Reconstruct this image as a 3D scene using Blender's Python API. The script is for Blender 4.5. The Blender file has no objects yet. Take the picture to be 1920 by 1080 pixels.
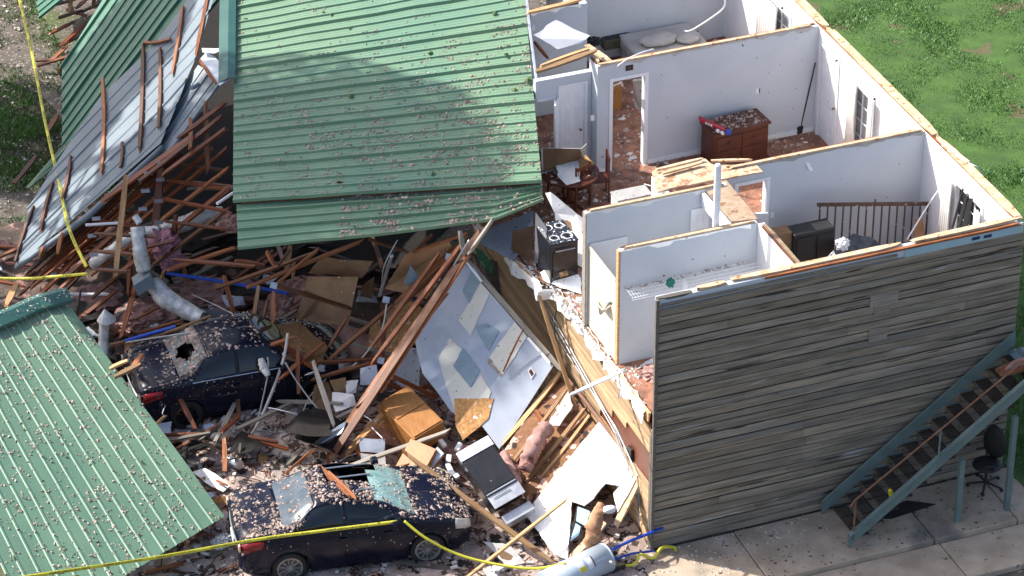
import bpy, bmesh, math, random
import numpy as np
from mathutils import Vector, Matrix, noise
random.seed(7); R = random.Random(11); NR = np.random.default_rng(5)
SC = bpy.context.scene; COL = SC.collection
# ------------------------------------------------------------------ camera
CC = np.array([-18.882, -42.5666, 34.9342]); YAW, PIT, ROL, FPX = 0.3636, 0.5625, -0.0044, 6000.2
FW = np.array([math.sin(YAW)*math.cos(PIT), math.cos(YAW)*math.cos(PIT), -math.sin(PIT)])
RT0 = np.array([math.cos(YAW), -math.sin(YAW), 0]); UP0 = np.cross(RT0, FW)
RT = RT0*math.cos(ROL)+UP0*math.sin(ROL); UP = -RT0*math.sin(ROL)+UP0*math.cos(ROL)
cd = bpy.data.cameras.new('camera'); cam = bpy.data.objects.new('camera', cd); COL.objects.link(cam)
cd.sensor_width = 36; cd.lens = FPX/1920*36; cd.clip_end = 2000
cam.matrix_world = Matrix(((RT[0], UP[0], -FW[0], CC[0]), (RT[1], UP[1], -FW[1], CC[1]), (RT[2], UP[2], -FW[2], CC[2]), (0, 0, 0, 1)))
SC.camera = cam
# ------------------------------------------------------------------ light
SD = Vector((1, -.9, -1.29)).normalized()                 # the way the sunlight travels
w = bpy.data.worlds.new('World'); SC.world = w; w.use_nodes = True
nt = w.node_tree; sky = nt.nodes.new('ShaderNodeTexSky'); sky.sky_type = 'NISHITA'; sky.sun_disc = False
sky.sun_elevation = math.asin(-SD.z); sky.sun_rotation = math.atan2(-SD.x, -SD.y)
nt.links.new(sky.outputs[0], nt.nodes['Background'].inputs[0]); nt.nodes['Background'].inputs[1].default_value = .14; sky.dust_density = 3.5; sky.air_density = .9
sl = bpy.data.lights.new('sun', 'SUN'); sl.energy = 4.3; sl.angle = math.radians(.5); sl.color = (1, .96, .90)
so = bpy.data.objects.new('sun', sl); COL.objects.link(so); so.rotation_euler = SD.to_track_quat('-Z', 'Y').to_euler()
so.location = (-30, 30, 40)
SC.view_settings.view_transform = 'Standard'; SC.view_settings.look = 'None'; SC.view_settings.gamma = 1
SC.view_settings.exposure = 0.9
# ------------------------------------------------------------------ points
def ray(px, py): return FW*FPX+RT*(px-960)+UP*(540-py)
def P(px, py, z=0.): d = ray(px, py); return Vector(CC+d*(z-CC[2])/d[2])
def PX(px, py, x): d = ray(px, py); return Vector(CC+d*(x-CC[0])/d[0])
def PY(px, py, y): d = ray(px, py); return Vector(CC+d*(y-CC[1])/d[1])
def plane(a, b, c):
    a, b, c = Vector(a), Vector(b), Vector(c); n = (b-a).cross(c-a).normalized()
    if n.z < 0: n = -n
    def f(px, py, off=0.):
        d = Vector(ray(px, py)); return Vector(CC)+d*((a-Vector(CC)).dot(n)/d.dot(n))+n*off
    f.n = n; return f
# ------------------------------------------------------------------ materials
MATS = {}
def mat(n, c1, c2=None, sc=4., rough=.7, metal=0., stretch=(1, 1, 1), bump=0., spots=None, tint=False, ramp=(.35, .65), alpha=None, coat=0., det=6, big=None):
    if n in MATS: return MATS[n]
    m = bpy.data.materials.new(n); m.use_nodes = True; t = m.node_tree; N = t.nodes; L = t.links
    b = N['Principled BSDF']; b.inputs['Roughness'].default_value = rough; b.inputs['Metallic'].default_value = metal
    if coat: b.inputs['Coat Weight'].default_value = coat; b.inputs['Coat Roughness'].default_value = .05
    tc = N.new('ShaderNodeTexCoord'); mp = N.new('ShaderNodeMapping'); mp.inputs['Scale'].default_value = stretch
    L.new(tc.outputs['Object'], mp.inputs[0])
    oi = N.new('ShaderNodeObjectInfo'); ad = N.new('ShaderNodeVectorMath'); ad.operation = 'ADD'
    cmb = N.new('ShaderNodeMath'); cmb.operation = 'MULTIPLY'; cmb.inputs[1].default_value = 37.
    L.new(oi.outputs['Random'], cmb.inputs[0]); L.new(mp.outputs[0], ad.inputs[0]); L.new(cmb.outputs[0], ad.inputs[1])
    def nz(scale, detail=det, rgh=.6):
        x = N.new('ShaderNodeTexNoise'); x.inputs['Scale'].default_value = scale; x.inputs['Detail'].default_value = detail
        x.inputs['Roughness'].default_value = rgh; L.new(ad.outputs[0], x.inputs['Vector']); return x
    def rmp(src, lo, hi):
        r = N.new('ShaderNodeMapRange'); r.inputs['From Min'].default_value = lo; r.inputs['From Max'].default_value = hi
        L.new(src, r.inputs['Value']); return r.outputs[0]
    def mix(f, a, c, mode='MIX'):
        x = N.new('ShaderNodeMix'); x.data_type = 'RGBA'; x.blend_type = mode
        if hasattr(f, 'name'): L.new(f, x.inputs['Factor'])
        else: x.inputs['Factor'].default_value = f
        for k, v in ((6, a), (7, c)):
            if isinstance(v, tuple): x.inputs[k].default_value = (*v[:3], 1)
            else: L.new(v, x.inputs[k])
        return x.outputs[2]
    n1 = nz(sc); col = mix(rmp(n1.outputs[0], *ramp), c1, c2 or tuple(v*.8 for v in c1))
    if big: col = mix(rmp(nz(big[1], 3).outputs[0], big[2], big[2]+.12), col, big[0])
    for s in (spots or []):
        sp = nz(s[1], s[3] if len(s) > 3 else 2, .5); col = mix(rmp(sp.outputs[0], s[2], s[2]+.03), col, s[0])
    if 'lumber' in n or 'board' in n:
        rr_ = N.new('ShaderNodeMapRange'); rr_.inputs['To Min'].default_value = .35; rr_.inputs['To Max'].default_value = 1.45; L.new(oi.outputs['Random'], rr_.inputs['Value'])
        vm = N.new('ShaderNodeVectorMath'); vm.operation = 'SCALE'; L.new(col, vm.inputs[0]); L.new(rr_.outputs[0], vm.inputs['Scale']); col = vm.outputs[0]
    if n == 'dark navy car paint': b.inputs['Specular IOR Level'].default_value = .3
    if tint:
        at = N.new('ShaderNodeAttribute'); at.attribute_name = 'tint'; col = mix(1., col, at.outputs['Color'], 'MULTIPLY')
    L.new(col, b.inputs['Base Color'])
    if bump:
        bp = N.new('ShaderNodeBump'); bp.inputs['Strength'].default_value = bump; bp.inputs['Distance'].default_value = .02
        L.new(n1.outputs[0], bp.inputs['Height']); L.new(bp.outputs[0], b.inputs['Normal'])
    if alpha is not None:
        b.inputs['Alpha'].default_value = alpha
    MATS[n] = m; return m
FL = (.50, .40, .33)
M = dict(
 new=mat('fresh lumber', (.54, .34, .17), (.36, .18, .07), 3, .75, stretch=(.6, 9, 9), bump=.15, spots=[((.22, .08, .03), 7, .66), ((.75, .58, .4), 11, .68)]),
 orange=mat('damp orange lumber', (.30, .105, .035), (.12, .038, .014), 3, .6, stretch=(.6, 9, 9), bump=.2, spots=[(FL, 14, .69), ((.06, .02, .01), 6, .66)]),
 dark=mat('wet brown lumber', (.20, .05, .012), (.085, .02, .006), 3, .5, stretch=(.6, 9, 9), bump=.2, spots=[(FL, 16, .72)]),
 grey=mat('weathered grey lumber', (.30, .27, .23), (.17, .15, .12), 3, .85, stretch=(.5, 9, 9), bump=.2),
 ply=mat('oriented strand board', (.45, .25, .09), (.26, .12, .04), 14, .8, bump=.2, spots=[(FL, 9, .64)]),
 plate=mat('sunbleached top plate', (.64, .49, .33), (.46, .30, .17), 5, .8, stretch=(1, 1, 1), bump=.2, spots=[((.33, .14, .05), 9, .62, 4)]),
 platel=mat('dusty strand board', (.74, .58, .42), (.60, .40, .24), 9, .85, bump=.3, spots=[((.42, .22, .12), 6, .58, 4)]),
 siding=mat('weathered plank siding', (.35, .30, .225), (.105, .085, .06), 2.4, .85, stretch=(.35, 4, 6), bump=.5, tint=True, ramp=(.3, .7), spots=[((.03, .025, .018), 2.2, .70, 3), ((.40, .39, .37), 1.7, .68, 5), ((.05, .04, .03), 1.3, .66, 6)], big=((.19, .175, .15), 1.1, .55)),
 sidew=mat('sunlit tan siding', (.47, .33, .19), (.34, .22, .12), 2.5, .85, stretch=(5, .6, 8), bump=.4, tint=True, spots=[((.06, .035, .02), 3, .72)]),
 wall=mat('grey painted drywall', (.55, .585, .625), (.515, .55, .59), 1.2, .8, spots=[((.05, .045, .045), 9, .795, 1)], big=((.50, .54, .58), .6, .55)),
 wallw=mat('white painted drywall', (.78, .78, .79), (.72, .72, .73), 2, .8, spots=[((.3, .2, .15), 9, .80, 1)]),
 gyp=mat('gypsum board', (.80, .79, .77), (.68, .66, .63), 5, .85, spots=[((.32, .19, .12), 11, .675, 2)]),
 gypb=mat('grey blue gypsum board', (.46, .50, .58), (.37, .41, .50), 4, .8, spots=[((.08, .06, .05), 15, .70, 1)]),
 paper=mat('brown board backing', (.33, .20, .11), (.25, .14, .07), 4, .85, spots=[((.6, .55, .5), 8, .7, 3)]),
 cream=mat('cream panel', (.68, .63, .52), (.60, .54, .43), 3, .6, spots=[((.4, .3, .2), 16, .74)]),
 crpaint=mat('cream wall paint', (.66, .65, .58), (.60, .59, .52), 3, .8, spots=[((.1, .08, .06), 15, .72, 1)]),
 tealp=mat('slate blue wall paint', (.24, .32, .38), (.20, .28, .34), 6, .8, spots=[((.1, .08, .06), 15, .72, 1)]),
 white=mat('white gloss trim', (.80, .81, .83), (.74, .75, .77), 3, .45),
 green=mat('green roof metal', (.165, .275, .17), (.142, .245, .152), 1.1, .40, metal=.0, spots=[((.32, .42, .33), 30, .78, 1)], big=((.125, .235, .155), .35, .5)),
 greend=mat('dark green roof metal', (.03, .125, .07), (.024, .10, .058), 1.2, .4),
 cap=mat('teal green ridge cap metal', (.04, .125, .10), (.032, .10, .085), 2, .4),
 galv=mat('bare grey roof metal', (.165, .205, .235), (.125, .16, .19), 1.2, .5, metal=.0, spots=[((.06, .07, .08), 13, .74, 1)]),
 white_m=mat('white sheet metal', (.72, .75, .80), (.6, .63, .68), 3, .4),
 pink=mat('pink insulation', (.42, .26, .23), (.27, .14, .12), 5, .95, bump=1., det=8, spots=[((.12, .05, .03), 5, .66, 5)]),
 flock=mat('insulation flecks', (.58, .45, .38), (.20, .14, .11), 7, .95),
 flockw=mat('pale flecks', (.66, .60, .54), (.42, .35, .30), 40, .95),
 floor=mat('debris strewn floor', (.38, .17, .10), (.16, .075, .05), 4, .9, bump=.8, det=9, spots=[((.55, .48, .42), 11, .66, 4), ((.03, .02, .02), 5, .67, 4)]),
 soil=mat('trampled soil', (.135, .115, .095), (.065, .052, .04), 3, .95, bump=.8, det=10, spots=[((.36, .31, .27), 16, .62, 4), ((.02, .016, .012), 7, .63, 4)], big=((.075, .10, .03), .33, .54)),
 lawn=mat('lawn soil', (.055, .12, .018), (.035, .08, .014), 2, .95, bump=.5, spots=[((.09, .085, .035), .8, .62, 5)]),
 conc=mat('concrete paving', (.48, .38, .285), (.32, .25, .18), 1.7, .9, bump=.25, det=10, spots=[((.10, .085, .07), 9, .67, 4), ((.52, .48, .43), 21, .71, 2)], big=((.19, .165, .135), .6, .55)),
 blackp=mat('black gloss enamel', (.012, .013, .016), (.02, .02, .024), 4, .18, spots=[((.5, .5, .5), 12, .74, 2)]),
 black=mat('black matt plastic', (.012, .012, .013), (.02, .02, .02), 4, .6),
 steel=mat('dull steel', (.50, .52, .55), (.35, .37, .4), 6, .35, metal=.7),
 foil=mat('crinkled silver duct', (.62, .63, .63), (.36, .36, .36), 8, .45, metal=.25, bump=.8, spots=[((.2, .17, .13), 13, .7, 3)]),
 tank=mat('grey tank enamel', (.46, .53, .60), (.43, .50, .57), 2, .35),
 steelb=mat('blue grey painted steel', (.15, .215, .205), (.11, .16, .155), 3, .5, spots=[((.16, .08, .04), 9, .70, 3)]),
 rust=mat('rusty steel', (.23, .11, .06), (.15, .07, .04), 9, .8),
 navy=mat('dark navy car paint', (.004, .006, .018), (.005, .007, .018), 2, .22),
 glassd=mat('tinted car glass', (.008, .012, .018), (.012, .016, .022), 2, .06),
 glassc=mat('shattered green glass', (.17, .32, .31), (.27, .42, .40), 7, .12, bump=.8, spots=[((.62, .7, .68), 24, .63, 4)]),
 glassb=mat('window glass', (.35, .36, .37), (.28, .3, .32), 2, .2),
 red=mat('red lens', (.20, .006, .008), (.13, .005, .006), 5, .2),
 chrome=mat('bright chrome', (.75, .77, .80), (.6, .62, .65), 3, .2, metal=.9),
 rubber=mat('tyre rubber', (.014, .014, .014), (.02, .02, .02), 8, .8),
 lens=mat('clouded headlight lens', (.60, .56, .48), (.5, .46, .4), 5, .3),
 tape=mat('yellow plastic tape', (.66, .62, .05), (.56, .50, .04), 3, .5),
 ink=mat('black tape ink', (.02, .02, .015), None, 4, .6),
 chest=mat('reddish brown wood', (.10, .022, .008), (.05, .012, .005), 3, .45, stretch=(1, 1, 6)),
 oak=mat('orange oak cabinet wood', (.42, .19, .05), (.32, .13, .035), 4, .5, stretch=(5, 1, 1), spots=[(FL, 14, .70, 2)]),
 cloth=mat('pale grey bedding', (.48, .45, .43), (.38, .35, .33), 3, .95, bump=.4, spots=[((.2, .14, .1), 12, .7, 3)]),
 curtain=mat('pale curtain cloth', (.66, .64, .61), (.55, .53, .5), 4, .9),
 olive=mat('olive furniture', (.10, .09, .055), (.06, .055, .035), 5, .7),
 blue=mat('blue painted tube', (.01, .07, .45), (.01, .05, .35), 5, .4),
 sky=mat('light blue mirror', (.25, .50, .68), (.30, .55, .72), 2, .2),
 redp=mat('red plastic', (.42, .012, .03), (.33, .01, .02), 4, .4),
 wrap=mat('pale blue house wrap', (.34, .50, .56), (.30, .45, .52), 3, .6),
 bark=mat('tree bark', (.12, .09, .06), (.06, .045, .03), 6, .9, bump=1.),
 leaf=mat('tree leaves', (.05, .10, .02), (.08, .13, .03), 1, .6),
 bag=mat('black plastic bag', (.014, .015, .02), (.03, .032, .04), 6, .25, bump=1.),
 rail=mat('brown bed rail wood', (.10, .05, .03), (.06, .03, .02), 8, .6, spots=[((.6, .55, .5), 9, .66, 2)]),
 paperw=mat('crumpled white paper', (.78, .78, .80), (.6, .6, .64), 6, .9),
 purple=mat('pink purple insulation', (.34, .17, .21), (.22, .1, .13), 5, .95, bump=1.),
 yel=mat('yellow plastic', (.75, .65, .02), (.6, .5, .02), 4, .5),
 cable=mat('grey cable', (.45, .44, .42), (.35, .34, .33), 5, .5),
 gusset=mat('galvanised truss plate', (.16, .18, .20), (.12, .14, .16), 9, .5, metal=.4),
)
# ------------------------------------------------------------------ objects
WPOS = {}
def tag(o, label=None, cat=None, group=None, kind=None):
    if label: o['label'] = label
    if cat: o['category'] = cat
    if group: o['group'] = group
    if kind: o['kind'] = kind
    return o
def empty(name, loc, label=None, cat=None, group=None, kind=None, parent=None):
    o = bpy.data.objects.new(name, None); COL.objects.link(o); loc = Vector(loc); o.empty_display_size = .1
    o.location = loc-(WPOS[parent.name] if parent else Vector((0, 0, 0)))
    if parent: o.parent = parent
    WPOS[o.name] = loc; return tag(o, label, cat, group, kind)
def link(name, me, loc, parent=None, rot=None):
    o = bpy.data.objects.new(name, me); COL.objects.link(o); loc = Vector(loc)
    if parent: o.parent = parent
    o.location = loc-(WPOS[parent.name] if parent else Vector((0, 0, 0)))
    if rot is not None: o.rotation_euler = rot
    WPOS[o.name] = loc; return o
def mk(name, V, F, m, parent=None, smooth=False, mats=None, fm=None):
    """world-space verts -> one object whose origin is the base centre"""
    V = [Vector(v) for v in V]; n = len(V)
    cx = sum(v.x for v in V)/n; cy = sum(v.y for v in V)/n; cz = min(v.z for v in V); c = Vector((cx, cy, cz))
    me = bpy.data.meshes.new(name); me.from_pydata([v-c for v in V], [], F)
    for x in (mats or [m]): me.materials.append(x)
    if fm: me.polygons.foreach_set('material_index', fm)
    if smooth: me.polygons.foreach_set('use_smooth', [True]*len(me.polygons))
    me.update(); return link(name, me, c, parent)
class MB:
    def __init__(s): s.V = []; s.F = []
    def add(s, V, F):
        b = len(s.V); s.V += [Vector(v) for v in V]; s.F += [tuple(i+b for i in f) for f in F]; return s
    def box(s, x0, x1, y0, y1, z0, z1):
        V = [(x, y, z) for z in (z0, z1) for y in (y0, y1) for x in (x0, x1)]
        return s.add(V, [(0, 2, 3, 1), (4, 5, 7, 6), (0, 1, 5, 4), (2, 6, 7, 3), (0, 4, 6, 2), (1, 3, 7, 5)])
    def obox(s, o, a, b, c):
        o, a, b, c = map(Vector, (o, a, b, c)); V = [o+a*i+b*j+c*k for k in (0, 1) for j in (0, 1) for i in (0, 1)]
        F = [(0, 2, 3, 1), (4, 5, 7, 6), (0, 1, 5, 4), (2, 6, 7, 3), (0, 4, 6, 2), (1, 3, 7, 5)]
        if a.cross(b).dot(c) < 0: F = [f[::-1] for f in F]
        return s.add(V, F)
    def tube(s, pts, r, n=8, caps=True, radii=None):
        pts = [Vector(p) for p in pts]; V = []; F = []; ref = None; pd = None
        for i, p in enumerate(pts):
            d = (pts[min(i+1, len(pts)-1)]-pts[max(i-1, 0)]).normalized()
            if d.length < .1: d = pd or Vector((0, 0, 1))
            if pd and d.dot(pd) < -.3: d = -d
            pd = d
            if ref is None: ref = d.orthogonal().normalized()
            u = (ref-d*ref.dot(d)).normalized(); ref = u; v = d.cross(u); rr = radii[i] if radii else r
            V += [p+(u*math.cos(6.28318*k/n)+v*math.sin(6.28318*k/n))*rr for k in range(n)]
        for i in range(len(pts)-1):
            for k in range(n): F.append((i*n+k, i*n+(k+1) % n, (i+1)*n+(k+1) % n, (i+1)*n+k))
        if caps: F += [tuple(range(n))[::-1], tuple(range((len(pts)-1)*n, len(pts)*n))]
        return s.add(V, F)
    def build(s, name, m, parent=None, smooth=False): return mk(name, s.V, s.F, m, parent, smooth)
def bevel(o, wd=.01, seg=1):
    b = o.modifiers.new('bevel', 'BEVEL'); b.width = wd; b.segments = seg; b.limit_method = 'ANGLE'; return o
def slab(name, pts, th, m, parent=None, jag=0., n=None, seg=.12, side=None, seed=0, warp=0.):
    """irregular thick board from an outline; jag roughens the broken edges"""
    pts = [Vector(p) for p in pts]; c = sum(pts, Vector())/len(pts)
    if n is None:
        n = Vector()
        for i in range(len(pts)): n += (pts[i]-c).cross(pts[(i+1) % len(pts)]-c)
        n.normalize()
        if n.z < 0: n = -n
    r = random.Random(seed+int(abs(c.x*91+c.y*57)*10)); O = []
    for i, p in enumerate(pts):
        q = pts[(i+1) % len(pts)]; L = (q-p).length; k = max(1, int(L/seg)) if jag else 1
        for j in range(k):
            v = p.lerp(q, j/k)
            if jag and j: v = v+(c-v).normalized()*r.uniform(-jag, jag)
            O.append(v)
    t = c+n*0; K = len(O)
    top = [v+n*(warp*(noise.noise(v*1.7)) if warp else 0) for v in O]
    V = top+[v-n*th for v in top]+[c, c-n*th]; F = []
    # orientation
    s = sum((((O[i]-c).cross(O[(i+1) % K]-c)).dot(n) for i in range(K)))
    for i in range(K):
        j = (i+1) % K
        if s > 0: F += [(i, j, 2*K), (K+j, K+i, 2*K+1), (j, i, K+i, K+j)]
        else: F += [(j, i, 2*K), (K+i, K+j, 2*K+1), (i, j, K+j, K+i)]
    fm = None; ms = None
    if side: ms = [m, side]
    F = [tuple(range(K)), tuple(range(2*K-1, K-1, -1))] if s > 0 else [tuple(range(K))[::-1], tuple(range(K, 2*K))]
    for i in range(K):
        j = (i+1) % K; F.append((j, i, K+i, K+j) if s > 0 else (i, j, K+j, K+i))
    V = V[:2*K]
    if side: fm = [0, 1]+[1]*K
    return mk(name, V, F, m, parent, mats=ms, fm=fm)
def tint(o, vals):
    me = o.data; a = me.color_attributes.new('tint', 'FLOAT_COLOR', 'CORNER'); buf = []
    for p in me.polygons: buf += [*vals[p.index], 1]*p.loop_total
    a.data.foreach_set('color', buf)
def plank(name, a, b, w_=.09, t=.04, m='orange', parent=None, roll=None, seed=None, bend=0.):
    """a board lying along its own local x, with splintered ends"""
    a, b = Vector(a), Vector(b); L = (b-a).length; x = (b-a)/L
    up = Vector((0, 0, 1)) if roll is None else Vector(roll)
    z = (up-x*up.dot(x))
    if z.length < .1: z = Vector((.3, -1, .2)); z -= x*z.dot(x)
    z.normalize(); y = z.cross(x); rr = random.Random(seed if seed is not None else int(L*9999)+int(a.x*777))
    n = max(3, int(L/.5)); V = []; F = []
    for i in range(n+1):
        s = L*i/n; j = .004; e = 0.
        bz = bend*math.sin(math.pi*i/n)
        for (dy, dz) in ((-1, -1), (1, -1), (1, 1), (-1, 1)):
            if i in (0, n): e = rr.uniform(0, .12)*(1 if i == 0 else -1)*min(1, L/2)
            V.append((s+e*(2 if i else 1), dy*w_/2*(rr.uniform(.35, 1) if i in (0, n) else 1)+rr.uniform(-j, j)+bz, dz*t/2+rr.uniform(-j, j)/2))
    for i in range(n):
        for k in range(4): F.append((4*i+k, 4*i+4+k, 4*i+4+(k+1) % 4, 4*i+(k+1) % 4))
    F += [(0, 1, 2, 3), (4*n+3, 4*n+2, 4*n+1, 4*n)]
    F = [f[::-1] for f in F]
    me = bpy.data.meshes.new(name); me.from_pydata(V, [], F); me.materials.append(M[m] if isinstance(m, str) else m); me.update()
    rot = Matrix((x, y, z)).transposed().to_euler()
    return link(name, me, a, parent, rot)
def tri_area(a, b, c): return (b-a).cross(c-a).length/2
def flecks(name, tris, count, smin, smax, m, label=None, clump=0., cs=1.2, parent=None, lift=.0, flat=.45, up=None, seed=3):
    """many small torn chips lying on a set of triangles, one object"""
    rr = random.Random(seed+count); A = [tri_area(*t) for t in tris]; W = rr.choices(range(len(tris)), A, k=int(count*(1+clump*2.5)))
    V = []; F = []; n = 0
    for i in W:
        if n >= count: break
        a, b, c = tris[i]; u, v = rr.random(), rr.random()
        if u+v > 1: u, v = 1-u, 1-v
        p = a+(b-a)*u+(c-a)*v
        if clump:
            q = noise.noise(p*cs+Vector((3, 7, 1)))+.6*noise.noise(p*cs*3.1)
            if q < rr.uniform(-.6, .6)*1.1-.1+clump*.25: continue
        nn = (b-a).cross(c-a).normalized()
        if nn.z < 0: nn = -nn
        s = smin+(smax*1.5-smin)*rr.random()**(4.2 if smax < .08 else 2.6); x = nn.orthogonal().normalized(); y = nn.cross(x); th = rr.uniform(0, 6.28)
        ca, sa = math.cos(th), math.sin(th); X = x*ca+y*sa; Y = y*ca-x*sa; k = len(V); p = p+nn*lift
        h = s*flat*rr.uniform(.6, 1.4)
        V += [p+X*s*rr.uniform(.7, 1), p+Y*s*rr.uniform(.3, .8), p-X*s*rr.uniform(.5, 1), p-Y*s*rr.uniform(.3, .8), p+nn*h+X*s*rr.uniform(-.3, .3)]
        F += [(k, k+1, k+4), (k+1, k+2, k+4), (k+2, k+3, k+4), (k+3, k, k+4)]; n += 1
    o = mk(name, V, F, m, parent); o['kind'] = 'stuff'
    if label: o['label'] = label
    return o
def tris_of(o, cond=None):
    """world triangles of an object built by mk"""
    me = o.data; off = WPOS[o.name]; V = [v.co+off for v in me.vertices]; T = []
    for p in me.polygons:
        vs = [V[i] for i in p.vertices]; nn = p.normal
        if cond and not cond(nn, p.center+off): continue
        for i in range(1, len(vs)-1): T.append((vs[0], vs[i], vs[i+1]))
    return T
def sheet(name, cols, nr, m, parent=None, h=.03, lap=4, th=.004, v0=0, sub=2, mn=.14, asym=False):
    """ribbed metal sheet. cols = list of (u, bottom point, top point); ribs run along u"""
    prof = []
    for k in range(nr):
        H = h*(1.7 if (lap and k % lap == 0) else 1.)
        prof += [(k-.0, 0), (k+.19, H), (k+.22, H), (k+.235, 0)] if asym else [(k, 0), (k+.06, H), (k+.17, H), (k+.23, 0)]
        prof += [ (k+.46, 0), (k+.49, h*mn), (k+.54, h*mn), (k+.57, 0), (k+.72, 0), (k+.75, h*mn), (k+.80, h*mn), (k+.83, 0)]
    prof.append((nr, 0)); U = []
    for i in range(len(cols)-1):
        for s in range(sub): U.append((i, s/sub))
    U.append((len(cols)-2, 1.)); V = []; F = []; npf = len(prof)
    c0 = cols[0]; nrm = (cols[-1][1]-cols[0][1]).cross(cols[0][2]-cols[0][1]).normalized()
    if nrm.z < 0: nrm = -nrm
    for (i, s) in U:
        b = cols[i][1].lerp(cols[i+1][1], s); t = cols[i][2].lerp(cols[i+1][2], s)
        for (q, hh) in prof:
            p = b.lerp(t, q/nr); V.append(p+nrm*(hh+.022*noise.noise(p*.9)+.010*noise.noise(p*2.3)))
    nU = len(U)
    for i in range(nU-1):
        for j in range(npf-1): F.append((i*npf+j, i*npf+j+1, (i+1)*npf+j+1, (i+1)*npf+j))
    o = mk(name, V, F, m, parent); s = o.modifiers.new('thickness', 'SOLIDIFY'); s.thickness = th; s.offset = 0
    o.data.update(); return o
def blob(name, c, r, m, parent=None, amp=.25, fr=2.5, sub=3, rot=None):
    fz = .10 if amp >= .3 else 0; sub = 4 if fz else sub
    bm = bmesh.new(); bmesh.ops.create_icosphere(bm, subdivisions=sub, radius=1)
    Rm = Matrix.Rotation(rot or 0, 3, 'Z'); V = []
    for v in bm.verts:
        k = 1+amp*noise.noise(v.co*fr+Vector(c))+amp*.6*noise.noise(v.co*fr*2.7+Vector(c))+fz*noise.noise(v.co*14)+fz*R.uniform(-.6, .6)
        V.append(Vector(c)+Rm @ Vector((v.co.x*r[0]*k, v.co.y*r[1]*k, v.co.z*r[2]*k)))
    F = [tuple(v.index for v in f.verts) for f in bm.faces]; bm.free()
    return mk(name, V, F, m, parent, smooth=not fz)
def lump_tube(name, pts, rad, m, parent=None, amp=.3, n=14, flat=1., smooth=True):
    pts = [Vector(p) for p in pts]; P2 = []; Rr = []
    for i in range(len(pts)-1):
        nk = 16 if amp >= .3 else 10
        for k in range(nk): P2.append(pts[i].lerp(pts[i+1], k/nk)); Rr.append((rad[i]+(rad[i+1]-rad[i])*k/nk)*(1+(.07 if 'duct' in name and k % 2 else 0)))
    P2.append(pts[-1]); Rr.append(rad[-1]); mb = MB(); mb.tube(P2, 1, n, radii=Rr)
    V = []
    for i, v in enumerate(mb.V):
        c = P2[i//n]; d = v-c; k = 1+amp*noise.noise(v*5)+amp*.7*noise.noise(v*13)+(R.uniform(-.12, .12) if amp >= .3 else 0); d = d*k; d.z *= flat; V.append(c+d)
    return mk(name, V, mb.F, m, parent, smooth=smooth)
# ================================================================== GROUND
def st(o, kind='structure'): o['kind'] = kind; return o
def gz(x, y): return -.012 if y > -1.2 else (-.012-.2*min(1, (-1.2-y)/.5))
xs = list(np.concatenate([[-400, -150, -60, -30], np.arange(-18, 20, .5), [24, 40, 80, 200, 400]])); ys = list(np.concatenate([[-400, -120, -40, -15, -8, -4, -2.5, -1.9, -1.55, -1.2], np.arange(-1, 30, .5), [34, 45, 80, 200, 400]]))
V = [(x, y, gz(x, y)+(.03*noise.noise(Vector((x, y, 0))) if (x > 8 or x < -8) and abs(x) < 25 else 0)) for y in ys for x in xs]; n = len(xs)
F = [(j*n+i, j*n+i+1, (j+1)*n+i+1, (j+1)*n+i) for j in range(len(ys)-1) for i in range(n-1)]
ground = st(mk('ground', V, F, M['soil']))
V = [(7.2, -1, .004), (60, -1, .004), (60, 60, .004), (7.2, 60, .004)]; V = []; F = []
gx = np.arange(7.2, 30, .4); gy = np.arange(-1.1, 45, .6)
V = [(x, y, .012+.03*noise.noise(Vector((x, y, 0)))+.02) for y in gy for x in gx]; n = len(gx)
F = [(j*n+i, j*n+i+1, (j+1)*n+i+1, (j+1)*n+i) for j in range(len(gy)-1) for i in range(n-1)]
lawn = st(mk('lawn', V, F, M['lawn']))
b = MB(); b.box(-.35, 1.58, -1.6, -.06, -.3, .02); b.box(1.6, 4.9, -1.6, -.06, -.3, .022); b.box(4.92, 6.6, -1.6, -.06, -.3, .02); b.box(6.62, 9, -1.6, -.06, -.3, .02); b.box(9.02, 14, -1.6, 3, -.3, .018)
pav = st(b.build('pavement', M['conc'])); bevel(pav, .015)
b = MB(); b.box(-1, 2.3, -2.7, -1.61, -.4, -.09); b.box(2.32, 5.0, -2.7, -1.61, -.4, -.088); b.box(5.02, 14, -2.7, -1.61, -.4, -.09)
pth = st(b.build('path', M['conc'])); bevel(pth, .015)
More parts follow.
